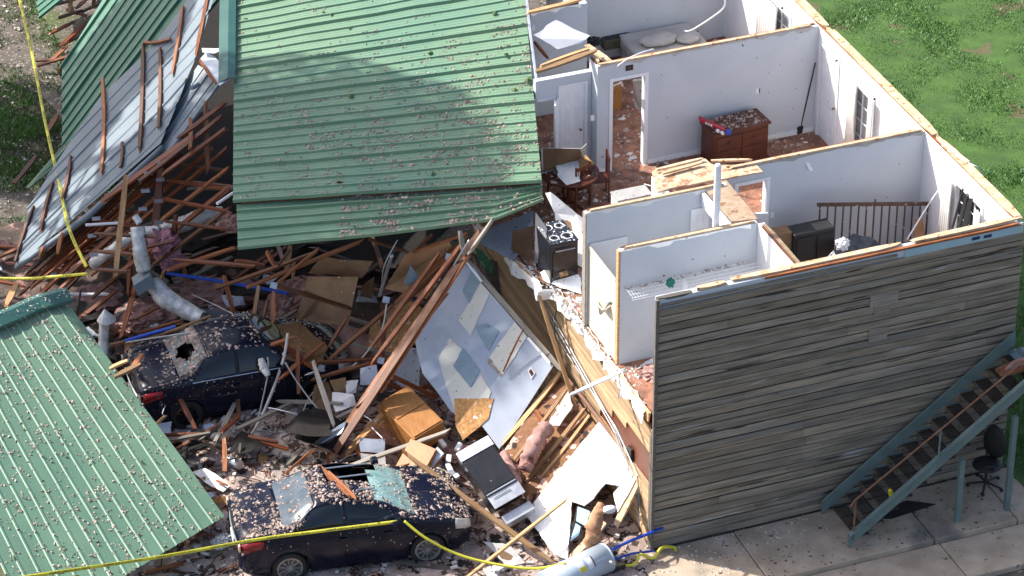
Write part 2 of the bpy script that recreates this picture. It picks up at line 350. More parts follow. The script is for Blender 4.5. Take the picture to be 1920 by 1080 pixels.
def grass(name, n, region, hmin, hmax, cols, label, dens=None, wd=.012):
    V = np.zeros((n*3, 3)); k = 0; rr = random.Random(n)
    tn = []
    while k < n:
        x, y = region(rr)
        q = noise.noise(Vector((x*.9, y*.9, 5)))+.5*noise.noise(Vector((x*2.7, y*2.7, 2)))
        if dens and not dens(x, y, q, rr): continue
        h = hmin+(hmax-hmin)*max(0, min(1, .45+q*.8+rr.uniform(-.25, .25))); a = rr.uniform(0, 6.28); l = rr.uniform(.2, .9)*h
        ca, sa = math.cos(a), math.sin(a); ww = wd*rr.uniform(.6, 1.5); z0 = .0
        V[3*k] = (x-sa*ww, y+ca*ww, z0); V[3*k+1] = (x+sa*ww, y-ca*ww, z0); V[3*k+2] = (x+ca*l, y+sa*l, h); k += 1
        t = .55+.5*rr.random()+.35*q
        c = cols[0] if (q > -.15 or rr.random() < .5) else cols[1]
        if rr.random() < .06+.25*max(0, noise.noise(Vector((x*.35, y*.35, 9)))-.1)*(x > 9): c = cols[2]; t = 1.  # pale blades: leaf glints put into the colour, more of them far right
        tn.append(tuple(v*t for v in c))
    me = bpy.data.meshes.new(name); me.from_pydata(V.tolist(), [], [(3*i, 3*i+1, 3*i+2) for i in range(n)])
    me.materials.append(mat('grass blades', (1, 1, 1), (.85, .85, .85), 3, .5, tint=True)); o = link(name, me, (0, 0, 0)); tint(o, tn)
    o['kind'] = 'stuff'; o['label'] = label; return o
def reg_right(r):
    y = r.uniform(-.5, 27); x0 = 7.18; x1 = 7.18+max(.5, min(11, 4+ (y+.5)*.55)); return r.uniform(x0, x1+1.5), y
grass('grass', 300000, reg_right, .03, .11, [(.055, .17, .018), (.085, .155, .024), (.34, .45, .25)], 'green lawn beside the roofless house', lambda x, y, q, r: q > -.5 or r.random() < .35, wd=.011)
def reg_left(r): return r.uniform(-11, -5.2), r.uniform(15, 26.5)
grass('grass', 42000, reg_left, .02, .10, [(.085, .20, .02), (.12, .12, .04), (.3, .3, .2)], 'thin patchy grass in the trampled yard left of the roof sheets',
      lambda x, y, q, r: r.random() < (.95 if ((x+7.3)**2/1.6+(y-19.6)**2/5) < 1 else max(0, .2+q*.6)))
# ================================================================== HOUSE
ZF, ZT, WX = 2.96, 5.4, 7.14
house = empty('house', (3.5, 5, 0), 'roofless two storey plank sided house with upper rooms open to the sky', 'house')
def hp(mb, name, m, label=None, parent=house, bv=0):
    o = mb.build(name, M[m] if isinstance(m, str) else m, parent)
    if label: o['label'] = label
    if bv: bevel(o, bv)
    return o
b = MB(); fl = [(0, .02), (0, 4.4), (-.25, 5.0), (-.3, 5.9), (-.55, 6.6), (-.5, 7.6), (-.9, 8.4), (-.8, 10), (-.9, 13.0)]
V = [(x, y, ZF) for x, y in fl]+[(WX-.01, 13.0, ZF), (WX-.01, .02, ZF)]; k = len(V)
V += [(x, y, ZF-.06) for x, y, z in V]; F = [tuple(range(k))[::-1], tuple(range(k, 2*k))]+[(i, (i+1) % k, k+(i+1) % k, k+i) for i in range(k)]
F = [f[::-1] for f in F]
floor = mk('floor', V, F, M['floor'], house)
b = MB()
for y in np.arange(.5, 12.9, .6): b.box(-.02, WX-.2, y, y+.05, ZF-.3, ZF-.063)
hp(b, 'floor_joist', 'orange').__setitem__('kind', 'stuff')
def front_part(nm, lenax, Lmax, zmax, course, m, off, sign, seed, miss=None, patch=None, pt=1.):
    """lapped plank siding on a wall; lenax 0 = along x, 1 = along y"""
    rr = random.Random(seed); V = []; F = []; T = []; z = .03; ci = 0
    while z < zmax:
        hgt = course*rr.uniform(.88, 1.12); hgt = min(hgt, zmax-z+.001); gv = rr.uniform(.018, .040)
        if hgt < .05: break
        x = 0.; js = []
        while x < Lmax:
            L = rr.choice([2.4, 3.0, 3.6, 4.2, 4.8])*rr.uniform(.95, 1.05)
            if x < .1: L = rr.uniform(1.2, 4.2)
            if rr.random() < .45 and x < Lmax*.41 < x+L+.9: L = Lmax*.41+rr.uniform(-.01, .01)-x
            x2 = min(Lmax, x+max(L, .4)); js.append((x, x2)); x = x2
        for (a, c) in js:
            if miss and miss(a, c, z, rr):
                if c-a > 1 and a < 4.6 < c and z > 5: c = 4.6
                else: continue
            t = rr.uniform(.82, 1.18)**pt*(1.35 if rr.random() < .04 else 1); hue = rr.uniform(-.03, .03); col = (t*(1+hue), t, t*(1-hue))
            nseg = max(1, int((c-a)/.3)); bow = rr.uniform(0, .014)*(rr.random() < .6); k0 = len(V); gap = .006
            for i in range(nseg+1):
                s = a+gap/3+(c-a-gap*.66)*i/nseg; wz = .006*noise.noise(Vector((s*1.3, z*5, seed)))
                o1 = .021+bow*math.sin(math.pi*i/nseg)+.012*noise.noise(Vector((s*.9, z*3, 1.5+seed))); o2 = .012+.5*bow*math.sin(3.1*i/nseg)
                mid = (o1+o2)/2+.006
                for (oo, zz) in ((0., z+wz), (o1, z+wz), (mid, z+hgt*.5+wz), (o2, z+hgt+wz-gv-.01*max(0, noise.noise(Vector((s*.8, z*7, 3))))), (0., z+hgt+wz-gv)):
                    V.append((s, -oo, zz) if lenax == 0 else (-oo, s, zz))
            fs = []
            for i in range(nseg):
                q = k0+5*i
                for j in range(4): fs.append((q+j, q+j+1, q+6+j, q+5+j))
            fs += [(k0, k0+4, k0+3, k0+2, k0+1), tuple(k0+5*nseg+j for j in range(5))]
            if lenax == 0: fs = [f[::-1] for f in fs]
            F += fs; T += [col]*len(fs)
        z += hgt; ci += 1
    o = mk(nm, V, F, M[m], house)
    tint(o, T); o.location += Vector(off); return o
fs = front_part('siding_wall', 0, WX, 5.30, .178, 'siding', (0, 0, 0), 1, 4, miss=lambda a, c, z, r: z > 5.08 and c > 4.7)
fs['label'] = 'front wall of grey weathered lapped planks'
ws = front_part('siding_wall', 1, 9.2, 2.62, .165, 'sidew', (0, 0, 0), 1, 9, miss=lambda a, c, z, r: (a < .8 and 1.2 < z < 2.1 and r.random() < .5))
ws['label'] = 'sunlit tan plank wall under the torn floor edge'
b = MB(); b.box(.02, WX-.02, .012, .15, 0, ZT-.05); hp(b, 'front_framing', 'wall'); b = MB(); b.box(.01, WX-.01, -.001, .010, 0.01, 5.0); hp(b, 'building_felt', 'black')  # black backing paints the shadow lines into the gaps between courses
b = MB(); b.box(.005, .12, .17, 9.2, 0, ZF-.31); hp(b, 'side_framing', 'dark')
b = MB(); b.box(WX-.12, WX, .16, 13.0, 0, ZF-.065); hp(b, 'lower_side_wall', 'siding')
b = MB(); b.box(4.75, WX-.05, -.012, .003, 5.02, 5.33); wr = hp(b, 'house_wrap', 'wrap')
b = MB()
for (px, py) in ((1830, 444), (1852, 440)):
    p = PY(px, py+3, -.016); b.box(p.x-.08, p.x+.08, -.017, -.0135, p.z-.03, p.z+.03)
o = hp(b, 'printed_mark', mat('dark blue print', (.01, .03, .1)), parent=wr)
for (x0, y0, x1, y1) in ((1632, 556, 1684, 565), (1641, 566, 1668, 584), (1630, 619, 1663, 633)):
    p = PY(x0, y0, -.04); q = PY(x1, y1, -.04); b = MB(); b.box(p.x, q.x, -.040-.000002*x1, -.03, q.z-.02, p.z-.0); hp(b, 'pale_patch_board', 'grey')
b = MB(); b.box(-.05, .012, -.06, -.002, .02, 5.38); b.box(-.055, -.0, .0, .09, .02, 2.5); hp(b, 'corner_board', 'grey', bv=.004)
# front top plates
for (a, c, y0, y1, z, m) in ((.75, 1.35, .02, .13, 0, 'plate'), (1.4, 4.85, .045, .17, .0, 'plate'), (4.9, WX-.02, .05, .175, .015, 'plate'), (2.0, WX-.01, -.02, .042, -.035, 'orange'), (.0, .7, .0, .1, -.03, 'grey')):
    plank('top_plate', (a, (y0+y1)/2, ZT-.02+z), (c, (y0+y1)/2, ZT-.02+z), y1-y0, .045, m, house)
# interior walls
def wall(nm, a, b_, th, m='wall', z0=ZF, z1=ZT, holes=(), label=None, plate=True, rag=True, pm='plate', side=-1):
    a = Vector((*a, 0)); c = Vector((*b_, 0)); d = c-a; L = d.length; d.normalize(); n = Vector((-d.y, d.x, 0)); mb = MB()
    def seg(s0, s1, za, zb):
        if s1-s0 > .01 and zb-za > .01: mb.obox(a+d*s0+Vector((0, 0, za)), d*(s1-s0), n*th, Vector((0, 0, zb-za)))
    s = 0.
    for (h0, h1, hz0, hz1) in sorted(holes):
        seg(s, h0, z0, z1-.045); seg(h0, h1, hz1, z1-.045); seg(h0, h1, z0, hz0); s = h1
    seg(s, L, z0, z1-.045)
    o = mb.build(nm, M[m], house)
    if label: o['label'] = label
    if plate:
        k = n*th
        plank('top_plate', a+d*.01+k*.32+Vector((0, 0, z1-.018)), c-d*.01+k*.32+Vector((0, 0, z1-.018)), th*.55, .04, pm, o, seed=int(L*99))
        plank('top_plate', a+d*.0+k*.8+Vector((0, 0, z1-.03)), c-d*.0+k*.8+Vector((0, 0, z1-.03)), th*.36, .03, 'orange', o, seed=int(L*55))
        if rag:
            V = []; F = []; rr = random.Random(int(L*77)); s = 0.; pts = []
            while s < L: pts.append((s, rr.uniform(.03, .09) if rr.random() < .8 else .16)); s += rr.uniform(.05, .25)
            q0 = -.006 if side < 0 else th+.006; h = .06
            for (s, dep) in pts:
                p = a+d*s+n*q0
                V += [p+Vector((0, 0, z1-.03)), p+Vector((0, 0, z1-.03-dep*.6)), p+n*(.005 if side < 0 else -.005)+Vector((0, 0, z1-.03-dep*.6))]
            for i in range(len(pts)-1): F += [(3*i, 3*i+1, 3*i+4, 3*i+3), (3*i+1, 3*i+2, 3*i+5, 3*i+4)]
            mk('torn_edge', V, F, M['gyp'], o)
    return o
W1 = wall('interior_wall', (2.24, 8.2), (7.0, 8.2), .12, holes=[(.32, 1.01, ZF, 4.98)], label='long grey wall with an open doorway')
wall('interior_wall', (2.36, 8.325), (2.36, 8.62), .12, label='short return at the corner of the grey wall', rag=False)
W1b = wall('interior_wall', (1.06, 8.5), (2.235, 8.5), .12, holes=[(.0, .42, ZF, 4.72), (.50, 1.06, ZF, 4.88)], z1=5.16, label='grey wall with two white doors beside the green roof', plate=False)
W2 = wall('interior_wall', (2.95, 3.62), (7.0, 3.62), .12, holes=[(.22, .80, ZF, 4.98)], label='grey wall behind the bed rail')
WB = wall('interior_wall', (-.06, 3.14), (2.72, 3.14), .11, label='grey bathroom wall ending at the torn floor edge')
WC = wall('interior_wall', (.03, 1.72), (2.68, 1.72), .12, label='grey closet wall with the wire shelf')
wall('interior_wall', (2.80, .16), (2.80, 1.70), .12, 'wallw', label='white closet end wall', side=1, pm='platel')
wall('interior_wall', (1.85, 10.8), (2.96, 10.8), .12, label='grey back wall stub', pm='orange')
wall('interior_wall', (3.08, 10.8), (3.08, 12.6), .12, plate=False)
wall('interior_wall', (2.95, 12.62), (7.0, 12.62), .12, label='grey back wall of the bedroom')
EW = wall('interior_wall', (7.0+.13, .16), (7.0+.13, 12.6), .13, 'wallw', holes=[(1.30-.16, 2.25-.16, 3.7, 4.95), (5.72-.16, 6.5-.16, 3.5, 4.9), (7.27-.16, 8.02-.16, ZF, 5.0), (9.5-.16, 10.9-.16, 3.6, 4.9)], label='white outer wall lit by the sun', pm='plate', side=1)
for (y0, y1, z) in ((.05, 3.2, .02), (3.25, 7.9, .025), (8.0, 12.5, .02)): plank('top_plate', (7.07, y0, ZT+z), (7.07, y1, ZT+z), .17, .04, 'plate', EW)
plank('splintered_board', (6.98, 2.9, ZT+.06), (7.1, 2.1, ZT+.07), .12, .02, 'platel', EW)
# soffits
s2 = [P(px, py, 5.36) for px, py in ((1222, 320), (1322, 297), (1334, 307), (1418, 308), (1431, 322), (1362, 334), (1259, 352), (1233, 360))]
slab('soffit', s2, .03, M['platel'], house, jag=.03, seg=.15)['label'] = 'wide strand board hall ceiling covered in dust'
s1 = [P(px, py, 5.345) for px, py in ((1318, 350), (1362, 338), (1422, 411), (1372, 415))]
slab('soffit', s1, .02, M['platel'], house, jag=.02, seg=.15)['label'] = 'narrow strand board strip behind the white vent pipe'
for (a, c) in (((1.66, 4.02), (2.70, 4.10)), ((1.7, 3.86), (2.6, 3.97)), ((2.75, 3.96), (3.5, 3.72))):
    plank('loose_board', (*a, 5.42), (*c, 5.42), .07, .04, 'plate', house)
b = MB(); b.box(1.58, 1.66, 3.27, 3.98, 4.0, 5.33); hp(b, 'soffit_side', 'wallw')
b = MB(); b.box(2.2, 2.26, 1.86, 3.12, 5.05, 5.32); hp(b, 'soffit_side', 'wallw')
# baseboards, plates, holes
b = MB(); b.box(3.33, 6.98, 8.175, 8.197, ZF+.002, ZF+.10); b.box(2.25, 2.48, 8.175, 8.197, ZF+.002, ZF+.10); hp(b, 'baseboard', 'white')
def onY(x, y, py, dx, dz, nm, m, par=house, off=.004):
    p = PY(x, py, y-off); b = MB(); b.box(p.x-dx/2, p.x+dx/2, y-off-.006, y-off, p.z-dz/2, p.z+dz/2); return hp(b, nm, m, parent=par)
v = onY(1180, 8.2, 127, .16, .12, 'wall_vent', 'black'); onY(1180, 8.2, 127, .05, .06, 'vent_core', 'orange', par=v, off=.012)
for (x, py, y) in ((1420, 170, 8.2), (1111, 221, 8.19), (1429, 235, 8.2), (1301, 61, 12.62), (1448, 403, 3.62), (1000, 52, 10.8)):
    onY(x, y, py, .075, .12, 'wall_socket', 'white')
onY(1424, 8.2, 170, .02, .10, 'wall_hole', 'black', off=.012)
for (x0, x1, yy, nn) in ((3.4, 6.95, 8.196, 90), (3.85, 6.95, 3.616, 70), (.1, 2.6, 1.716, 50), (3.1, 6.9, 12.616, 60)):
    flecks('stuck_debris', [(Vector((x0, yy, ZF+.1)), Vector((x1, yy, ZF+.1)), Vector((x1, yy, ZT-.1))), (Vector((x0, yy, ZF+.1)), Vector((x1, yy, ZT-.1)), Vector((x0, yy, ZT-.1)))], nn, .004, .016, M['dark'], None, parent=house)
flecks('stuck_debris', [(Vector((6.995, .3, ZF+.1)), Vector((6.995, 8, ZF+.1)), Vector((6.995, 8, ZT-.1))), (Vector((6.995, .3, ZF+.1)), Vector((6.995, 8, ZT-.1)), Vector((6.995, .3, ZT-.1)))], 120, .004, .018, M['new'], None, parent=house)
# doorway trims
def trimY(x0, x1, z1, y, w_=.07, z0=ZF, d=.02):
    b = MB(); b.box(x0-w_, x0, y-d, y-.002, z0+.003, z1+w_); b.box(x1, x1+w_, y-d, y-.002, z0+.003, z1+w_); b.box(x0, x1, y-d, y-.002, z1, z1+w_)
    b.box(x0-.001, x0+.012, y-.002, y+.125, z0+.003, z1); b.box(x1-.012, x1+.001, y-.002, y+.125, z0+.003, z1); b.box(x0+.012, x1-.012, y-.002, y+.125, z1-.012, z1+.001); return b
hp(trimY(2.56, 3.25, 4.98, 8.2), 'door_frame', 'white')
hp(trimY(1.58, 2.10, 4.88, 8.5, .05), 'door_frame', 'white'); b = MB(); b.box(1.08, 1.48, 8.48, 8.498, 4.66, 4.72); hp(b, 'door_frame', 'white')
hp(trimY(3.17, 3.75, 4.98, 3.62), 'door_frame', 'white')
def door(o, ax, w_, h, par, nm='door', th=.035, cols=2, label=None, knob=True, m='white'):
    """six panel door: o bottom hinge corner, ax unit vector along the leaf"""
    o = Vector(o); ax = Vector(ax).normalized(); n = Vector((ax.y, -ax.x, 0)); up = Vector((0, 0, 1)); b = MB(); b.obox(o, ax*w_, -n*th, up*h)
    cw = (w_-.1*(cols+1))/cols
    for c in range(cols):
        for (z0, z1) in ((.12, .38), (.44, .76), (.81, .93)):
            q = o+ax*(.1+c*(cw+.1))+up*(z0*h)
            b.obox(q+n*.0, ax*cw, n*.008, up*.012); b.obox(q+up*((z1-z0)*h-.012), ax*cw, n*.008, up*.012)
            b.obox(q+up*.012, ax*.012, n*.008, up*((z1-z0)*h-.024)); b.obox(q+ax*(cw-.012)+up*.012, ax*.012, n*.008, up*((z1-z0)*h-.024))
            b.obox(q+ax*.04+up*.04, ax*(cw-.08), n*.006, up*((z1-z0)*h-.08))
    d = hp(b, nm, m, label, par)
    if knob:
        kb = MB(); c = o+ax*(w_-.07)+up*(h*.47); kb.tube([c, c+n*.03, c+n*.04, c+n*.065], .02, 8, radii=[.012, .012, .028, .018]); hp(kb, 'handle', mat('brass knob', (.25, .18, .07), None, 4, .3, metal=.8), parent=d)
    return d
door((1.60, 8.51, ZF+.02), (1, 0, 0), .48, 1.88, house, label='closed white panel door in the grey stub wall')
door((1.50, 8.46, ZF+.02), (-.55, -.85, 0), .34, 1.72, house, cols=1, label='narrow white door hanging open', knob=False)
door((7.01, 8.01, ZF+.01), (0, -1, 0), .74, 2.02, house, label='white panel door in the sunlit outer wall')
door((2.0, 3.10, 3.3), (1, 0, 0), .36, 1.7, house, cols=1, label='small white closet door in the bathroom', knob=False)
door((3.20, 3.55, ZF), (.95, -.3, 0), .52, 1.45, house, label='white door leaning in the doorway by the bed rail', knob=False)
# east wall trims: x = 7.0 inner face
for (y0, y1, z0, z1) in ((7.27, 8.02, ZF, 5.0), (5.72, 6.5, 3.5, 4.9), (1.3, 2.25, 3.7, 4.95), (9.5, 10.9, 3.6, 4.9)):
    b = MB(); b.box(6.975, 6.998, y0-.07, y0, z0, z1+.07); b.box(6.975, 6.998, y1, y1+.07, z0, z1+.07); b.box(6.975, 6.998, y0, y1, z1, z1+.07)
    if z0 > ZF: b.box(6.965, 6.998, y0-.09, y1+.09, z0-.03, z0)
    hp(b, 'window_trim' if z0 > ZF else 'door_frame', 'white')
for (y0, y1, z0, z1, lb) in ((5.72, 6.5, 3.5, 4.9, 'paned window in the sunlit outer wall'), (9.5, 10.9, 3.6, 4.9, 'bedroom window behind the far curtain'), (1.3, 2.25, 3.7, 4.95, 'broken window of the front room')):
    b = MB(); b.box(7.055, 7.062, y0, y1, z0, z1); wnd = hp(b, 'window', 'glassb' if y0 > 5 else 'black', lb)
    b = MB(); nb = 3
    for i in range(nb+1): yy = y0+(y1-y0)*i/nb; b.box(7.03, 7.052, yy-.014, yy+.014, z0, z1)
    for i in range(5): zz = z0+(z1-z0)*i/4; b.box(7.022, 7.029, y0, y1, zz-.013, zz+.013)
    hp(b, 'window_frame', 'white', parent=wnd)
# shower surround
sh = empty('shower_surround', (.4, 2.6, ZF), 'cream shower surround standing open at the torn edge of the bathroom', 'shower surround')
b = MB(); b.box(.0, .02, 1.86, 3.125, ZF+.01, 4.68); hp(b, 'side_panel', 'cream', parent=sh)
b = MB(); b.box(.022, .75, 3.105, 3.125, ZF+.01, 4.72); hp(b, 'back_panel', 'wallw', parent=sh)
b = MB(); b.box(-.012, -.002, 1.86, 3.125, 4.64, 4.70); hp(b, 'rim', 'cream', parent=sh)
V = []; F = []
for i in range(7):
    t = i/6; c = PX(1118+t*22, 560+30*math.sin(t*2.6)-t*14, -.03-.12*math.sin(t*3.14)); d = PX(1124+t*24, 590-22*t, -.012)
    V += [c, d]
for i in range(6): F.append((2*i, 2*i+1, 2*i+3, 2*i+2))
fo = mk('torn_flap', V, F, M['cream'], sh, smooth=True); s_ = fo.modifiers.new('t', 'SOLIDIFY'); s_.thickness = .006
b = MB(); b.box(-.075, -.055, 3.12, 3.26, ZF-.04, ZT-.05); hp(b, 'wall_end_board', 'grey')
b = MB(); b.box(-.01, .03, 1.735, 1.83, ZF-.02, ZT-.06); hp(b, 'wall_end_stud', 'new')
# torn ledge along the broken floor edge
rr = random.Random(5)
for (y0, y1) in ((.05, 2.0), (2.05, 3.4), (3.45, 4.9), (5.0, 6.6), (6.7, 8.3)):
    x = -.03 if y0 < 4.5 else -.3-.08*(y0-5)
    plank('rim_board', (x-.03, y0, ZF-.10), (x-.03-(.2 if y0 > 4.5 else 0), y1, ZF-.11), .05, .2, 'new', house, seed=int(y0*10))
pts = []; y = .2
while y < 8.0:
    x = -.05 if y < 4.6 else -.34-.07*(y-5); pts.append((x-rr.uniform(.02, .10), y)); y += rr.uniform(.08, .22)
V = []; F = []
for (x, y) in pts: V += [(x+.08, y, ZF-.01), (x, y, ZF-.05), (x-.02, y+.03, ZF-.13-rr.random()*.18)]
for i in range(len(pts)-1): F += [(3*i, 3*i+1, 3*i+4, 3*i+3), (3*i+1, 3*i+2, 3*i+5, 3*i+4)]
to = mk('torn_drywall_edge', V, F, M['gyp'], house); s_ = to.modifiers.new('t', 'SOLIDIFY'); s_.thickness = .012
b = MB(); b.box(.3, 1.9, .17, 1.66, ZF+.004, ZF+.012); hp(b, 'closet_carpet', 'floor')
# conduits on the side wall
b = MB()
for (o_, z0, z1) in ((0, 2.35, .95), (.06, 2.25, .85), (.16, 2.1, 1.3)):
    b.tube([(-.07, 7.2, z0+.25), (-.08, 4.0, z0-.25), (-.07, 1.6, (z0+z1)/2), (-.07, .55, z1), (-.06, .45, z1-.6)], .012, 6)
hp(b, 'conduit', 'steel')
b = MB(); b.box(-.06, 0.0, .9, 1.08, 1.35, 1.62); hp(b, 'meter_box', 'black', bv=.01)
# ================================================================== STAIRS
st_ = empty('staircase', (5, -.7, 0), 'blue grey steel outdoor staircase climbing along the plank wall', 'staircase')
sx, sl_ = 3.38, .757
def stringer(y0, y1):
    b = MB(); L = 3.75; t = .25
    b.obox((sx-.06, y0, .03), (0, y1-y0, 0), (L, 0, L*sl_), (-.0, 0, .28)); return b
b = stringer(-.17, -.13); o = hp(b, 'stringer', 'steelb', parent=st_)
b = stringer(-1.27, -1.22); b.obox((sx-.06, -1.31, .28), (0, .09, 0), (3.75, 0, 3.75*sl_), (0, 0, .035)); hp(b, 'stringer', 'steelb', parent=st_)
b = MB(); nst = 13
for i in range(nst):
    x = sx+.12+i*.277; z = .03+.21*(i+1)
    b.add([(x, -.172, z-.02), (x+.25, -.172, z-.02), (x+.25, -.172, z-.15), (x, -.198, z-.02), (x+.25, -.198, z-.02), (x+.25, -.198, z-.15)], [(0, 1, 2), (3, 5, 4), (0, 3, 4, 1), (1, 4, 5, 2), (0, 2, 5, 3)])
hp(b, 'step_bracket', 'steelb', parent=st_)['kind'] = 'stuff'
for i in range(nst):
    x = sx+.12+i*.277; z = .03+.21*(i+1)-.05; b = MB()
    for k in range(9): b.box(x+k*.031, x+k*.031+.006, -1.21, -.20, z-.03, z)
    for k in range(4): b.box(x-.002, x+.256, -1.16+k*.3, -1.15+k*.3, z-.028, z-.008)
    b.box(x+.26, x+.272, -1.21, -.20, z-.03, z+.002)
    for k in range(3): b.box(x+.262, x+.268, -1.21, -.20, z+.04+k*.055, z+.058+k*.055)
    hp(b, 'tread', mat('rusty grating', (.03, .024, .02), (.055, .045, .038), 8, .8), parent=st_)
for (px, py0, py1, y) in ((1793, 876, 984, -1.24), (1893, 795, 888, -1.24)):
    p = PY(px, py1, y); q = PY(px, py0, y); b = MB(); b.box(p.x-.05, p.x+.05, y-.05, y+.04, .0 if px < 1850 else .02, q.z+.15); hp(b, 'support_post', 'steelb', parent=st_)
h0 = PY(1603, 938, -1.27); h1 = PY(1925, 672, -1.27); b = MB(); b.tube([h0-Vector((.08, 0, .12)), h0, h1], .018, 8); hp(b, 'handrail', 'rust', parent=st_)
for (px, a, c) in ((1605, 938, 1012), (1764, 806, 880)):
    p = PY(px, a, -1.27); q = PY(px-6, c, -1.27); b = MB(); b.tube([p, q], .018, 8); hp(b, 'handrail_post', 'rust' if px < 1700 else 'steelb', parent=st_)
b = MB(); b.box(6.95, 8.3, -1.25, -.1, 2.62, 2.72); hp(b, 'landing', 'steelb', parent=st_)
b = MB(); b.box(8.2, 8.28, -1.25, -1.17, .02, 2.6); hp(b, 'support_post', 'steelb', parent=st_)
lp = plank('splintered_board', PY(1872, 700, -1.0), PY(1960, 668, -.9), .32, .05, 'orange'); tag(lp, 'splintered orange board lying on the stair landing', 'board')
lp = slab('insulation_scrap', [PY(x, y, -.95) for x, y in ((1878, 697), (1900, 676), (1950, 660), (1950, 690))], .06, M['pink'], jag=.02); tag(lp, 'pink insulation scrap on top of the splintered board at the stair landing', 'insulation')
# chair under the stairs
pc = P(1847, 912, .03); ch = empty('office_chair', pc, 'black swivel office chair under the outdoor staircase', 'chair')
for k in range(5):
    a = k*1.2566+.3; e = pc+Vector((math.cos(a)*.33, math.sin(a)*.33, .05)); b = MB(); b.tube([pc+Vector((0, 0, .11)), e+Vector((0, 0, .03))], .022, 6); b.tube([e+Vector((0, -.025, 0)), e+Vector((0, .025, 0))], .035, 8); hp(b, 'leg', 'black', parent=ch)
b = MB(); b.tube([pc+Vector((0, 0, .1)), pc+Vector((0, 0, .42))], .03, 8); hp(b, 'gas_column', 'black', parent=ch)
so_ = blob('seat', pc+Vector((0, 0, .50)), (.28, .27, .07), M['black'], ch, amp=.05)
blob('backrest', pc+Vector((.2, .12, .88)), (.10, .25, .36), M['black'], ch, amp=.05, rot=.5)
for s in (-1, 1):
    b = MB(); c = pc+Vector((-.15*s*-.5, .29*s, 0)); b.tube([c+Vector((.05, -.05*s, .48)), c+Vector((.05, 0, .66)), c+Vector((-.15, 0, .68))], .02, 6); hp(b, 'armrest', 'black', parent=ch)
b = MB(); a = [P(x, y, .035) for x, y in ((1615, 972), (1700, 938), (1755, 945), (1672, 972))]; mtt = slab('floor_mat', a, .012, M['black']); tag(mtt, 'black mat on the concrete beneath the lower steps', 'mat')
pb = P(1674, 934, .75); b = MB(); b.tube([pb, pb+Vector((-.03, .02, .09)), pb+Vector((-.05, .03, .17)), pb+Vector((-.06, .03, .2))], .04, 8, radii=[.045, .05, .04, .015]); o = hp(b, 'bottle', 'yel', parent=None); tag(o, 'small yellow bottle lying on the lower stair treads', 'bottle')
# ================================================================== FALLEN ROOF SECTIONS
def P3(t): return P(*t)
rA = empty('roof_section', (-1, 10, 4), 'largest green ribbed roof section leaning over the wreck beside the open rooms', 'roof section')
BL, BR_, TL, TR_ = P(437, 381, 3.95), P(1016, 343, 4.3), P(440, -90, 4.9), P(964, -215, 6.3)
mA = sheet('metal_sheet', [(0, BL, TL), (1, BR_, TR_)], 32, M['green'], rA, h=.036, sub=8)
f2 = [(0, P(446, 468, 3.6), P(444, 384, 3.87)), (.5, P(700, 444, 3.75), P(706, 366, 4.0)), (.86, P(925, 415, 3.92), P(935, 352, 4.16)), (1, P(1018, 377, 4.02), P(1016, 345, 4.14))]
mB = sheet('lower_flap', f2, 5, M['green'], rA, h=.036, lap=2, sub=4)
# ridge cap on the left edge
def ribbon(name, pts, wv, m, parent, th=.01):
    V = []; F = []
    for p in pts: V += [p, p+wv[0], p+wv[0]+wv[1]]
    for i in range(len(pts)-1): F += [(3*i, 3*i+3, 3*i+4, 3*i+1), (3*i+1, 3*i+4, 3*i+5, 3*i+2)]
    o = mk(name, V, F, m, parent); s = o.modifiers.new('t', 'SOLIDIFY'); s.thickness = th; return o
ra, rb = P(443, -90, 4.98), P(441, 146, 4.52)
ribbon('ridge_cap', [ra, ra.lerp(rb, .5), rb], (Vector((-.16, -.02, .03)), Vector((-.20, -.02, -.06))), M['cap'], rA)
e0, e1, e2 = P(963, -215, 6.3), P(992, 60, 5.28), P(1004, 152, 4.95)
ribbon('edge_trim', [e0, e1, e2], (Vector((.05, 0, -.02)), Vector((.0, 0, -.14))), M['white_m'], rA)
plank('edge_board', P(1004, 295, 4.3), P(1010, 345, 4.15), .05, .06, 'orange', rA)
for k in range(6):
    t = k/6+.04; a = BL.lerp(BR_, t); c = TL.lerp(TR_, t); plank('purlin', a+Vector((0, .1, -.14)), c+Vector((0, 0, -.14)), .05, .10, 'dark', rA)
for k in range(7):
    t = .04+k/7.; a = BL.lerp(TL, t); c = BR_.lerp(TR_, t); plank('rafter', a+Vector((.1, 0, -.28)), c+Vector((-.1, 0, -.28)), .04, .16, 'dark', rA)
tA = tris_of(mA, lambda n, c: abs(n.z) > .5)
# density of flecks rises towards the lower right
def wtri(tris, f): return [t for t in tris if R.random() < f(t)]
def fA(t):
    c = (t[0]+t[1]+t[2])/3; u = (c-BL).dot(BR_-BL)/(BR_-BL).length_squared; v = (c-BL).dot(TL-BL)/(TL-BL).length_squared
    return max(.04, min(1, (1.05-v*1.7)*(.35+.9*max(0, u))))
flecks('insulation_flecks', wtri(tA, fA), 11000, .004, .032, M['flock'], 'pinkish insulation flecks scattered over the green sheet', clump=1.1, cs=2.2, parent=rA, lift=.012)
flecks('insulation_flecks', tris_of(mB, lambda n, c: abs(n.z) > .5 and c.x > -3.5), 1500, .012, .05, M['flock'], None, clump=1., cs=1.8, parent=rA, lift=.01)
flecks('leaf_bits', tA, 60, .02, .09, M['leaf'], None, clump=1., parent=rA, lift=.03)
# --- left slope: green sheet
rB = empty('roof_section', (-6, 15, 2), 'shaded dark green ribbed roof sheet at the upper left dappled by sunlight', 'roof section')
gp = plane(P(380, -10, 4.1), P(118, 130, 1.9), P(120, 268, 1.4))
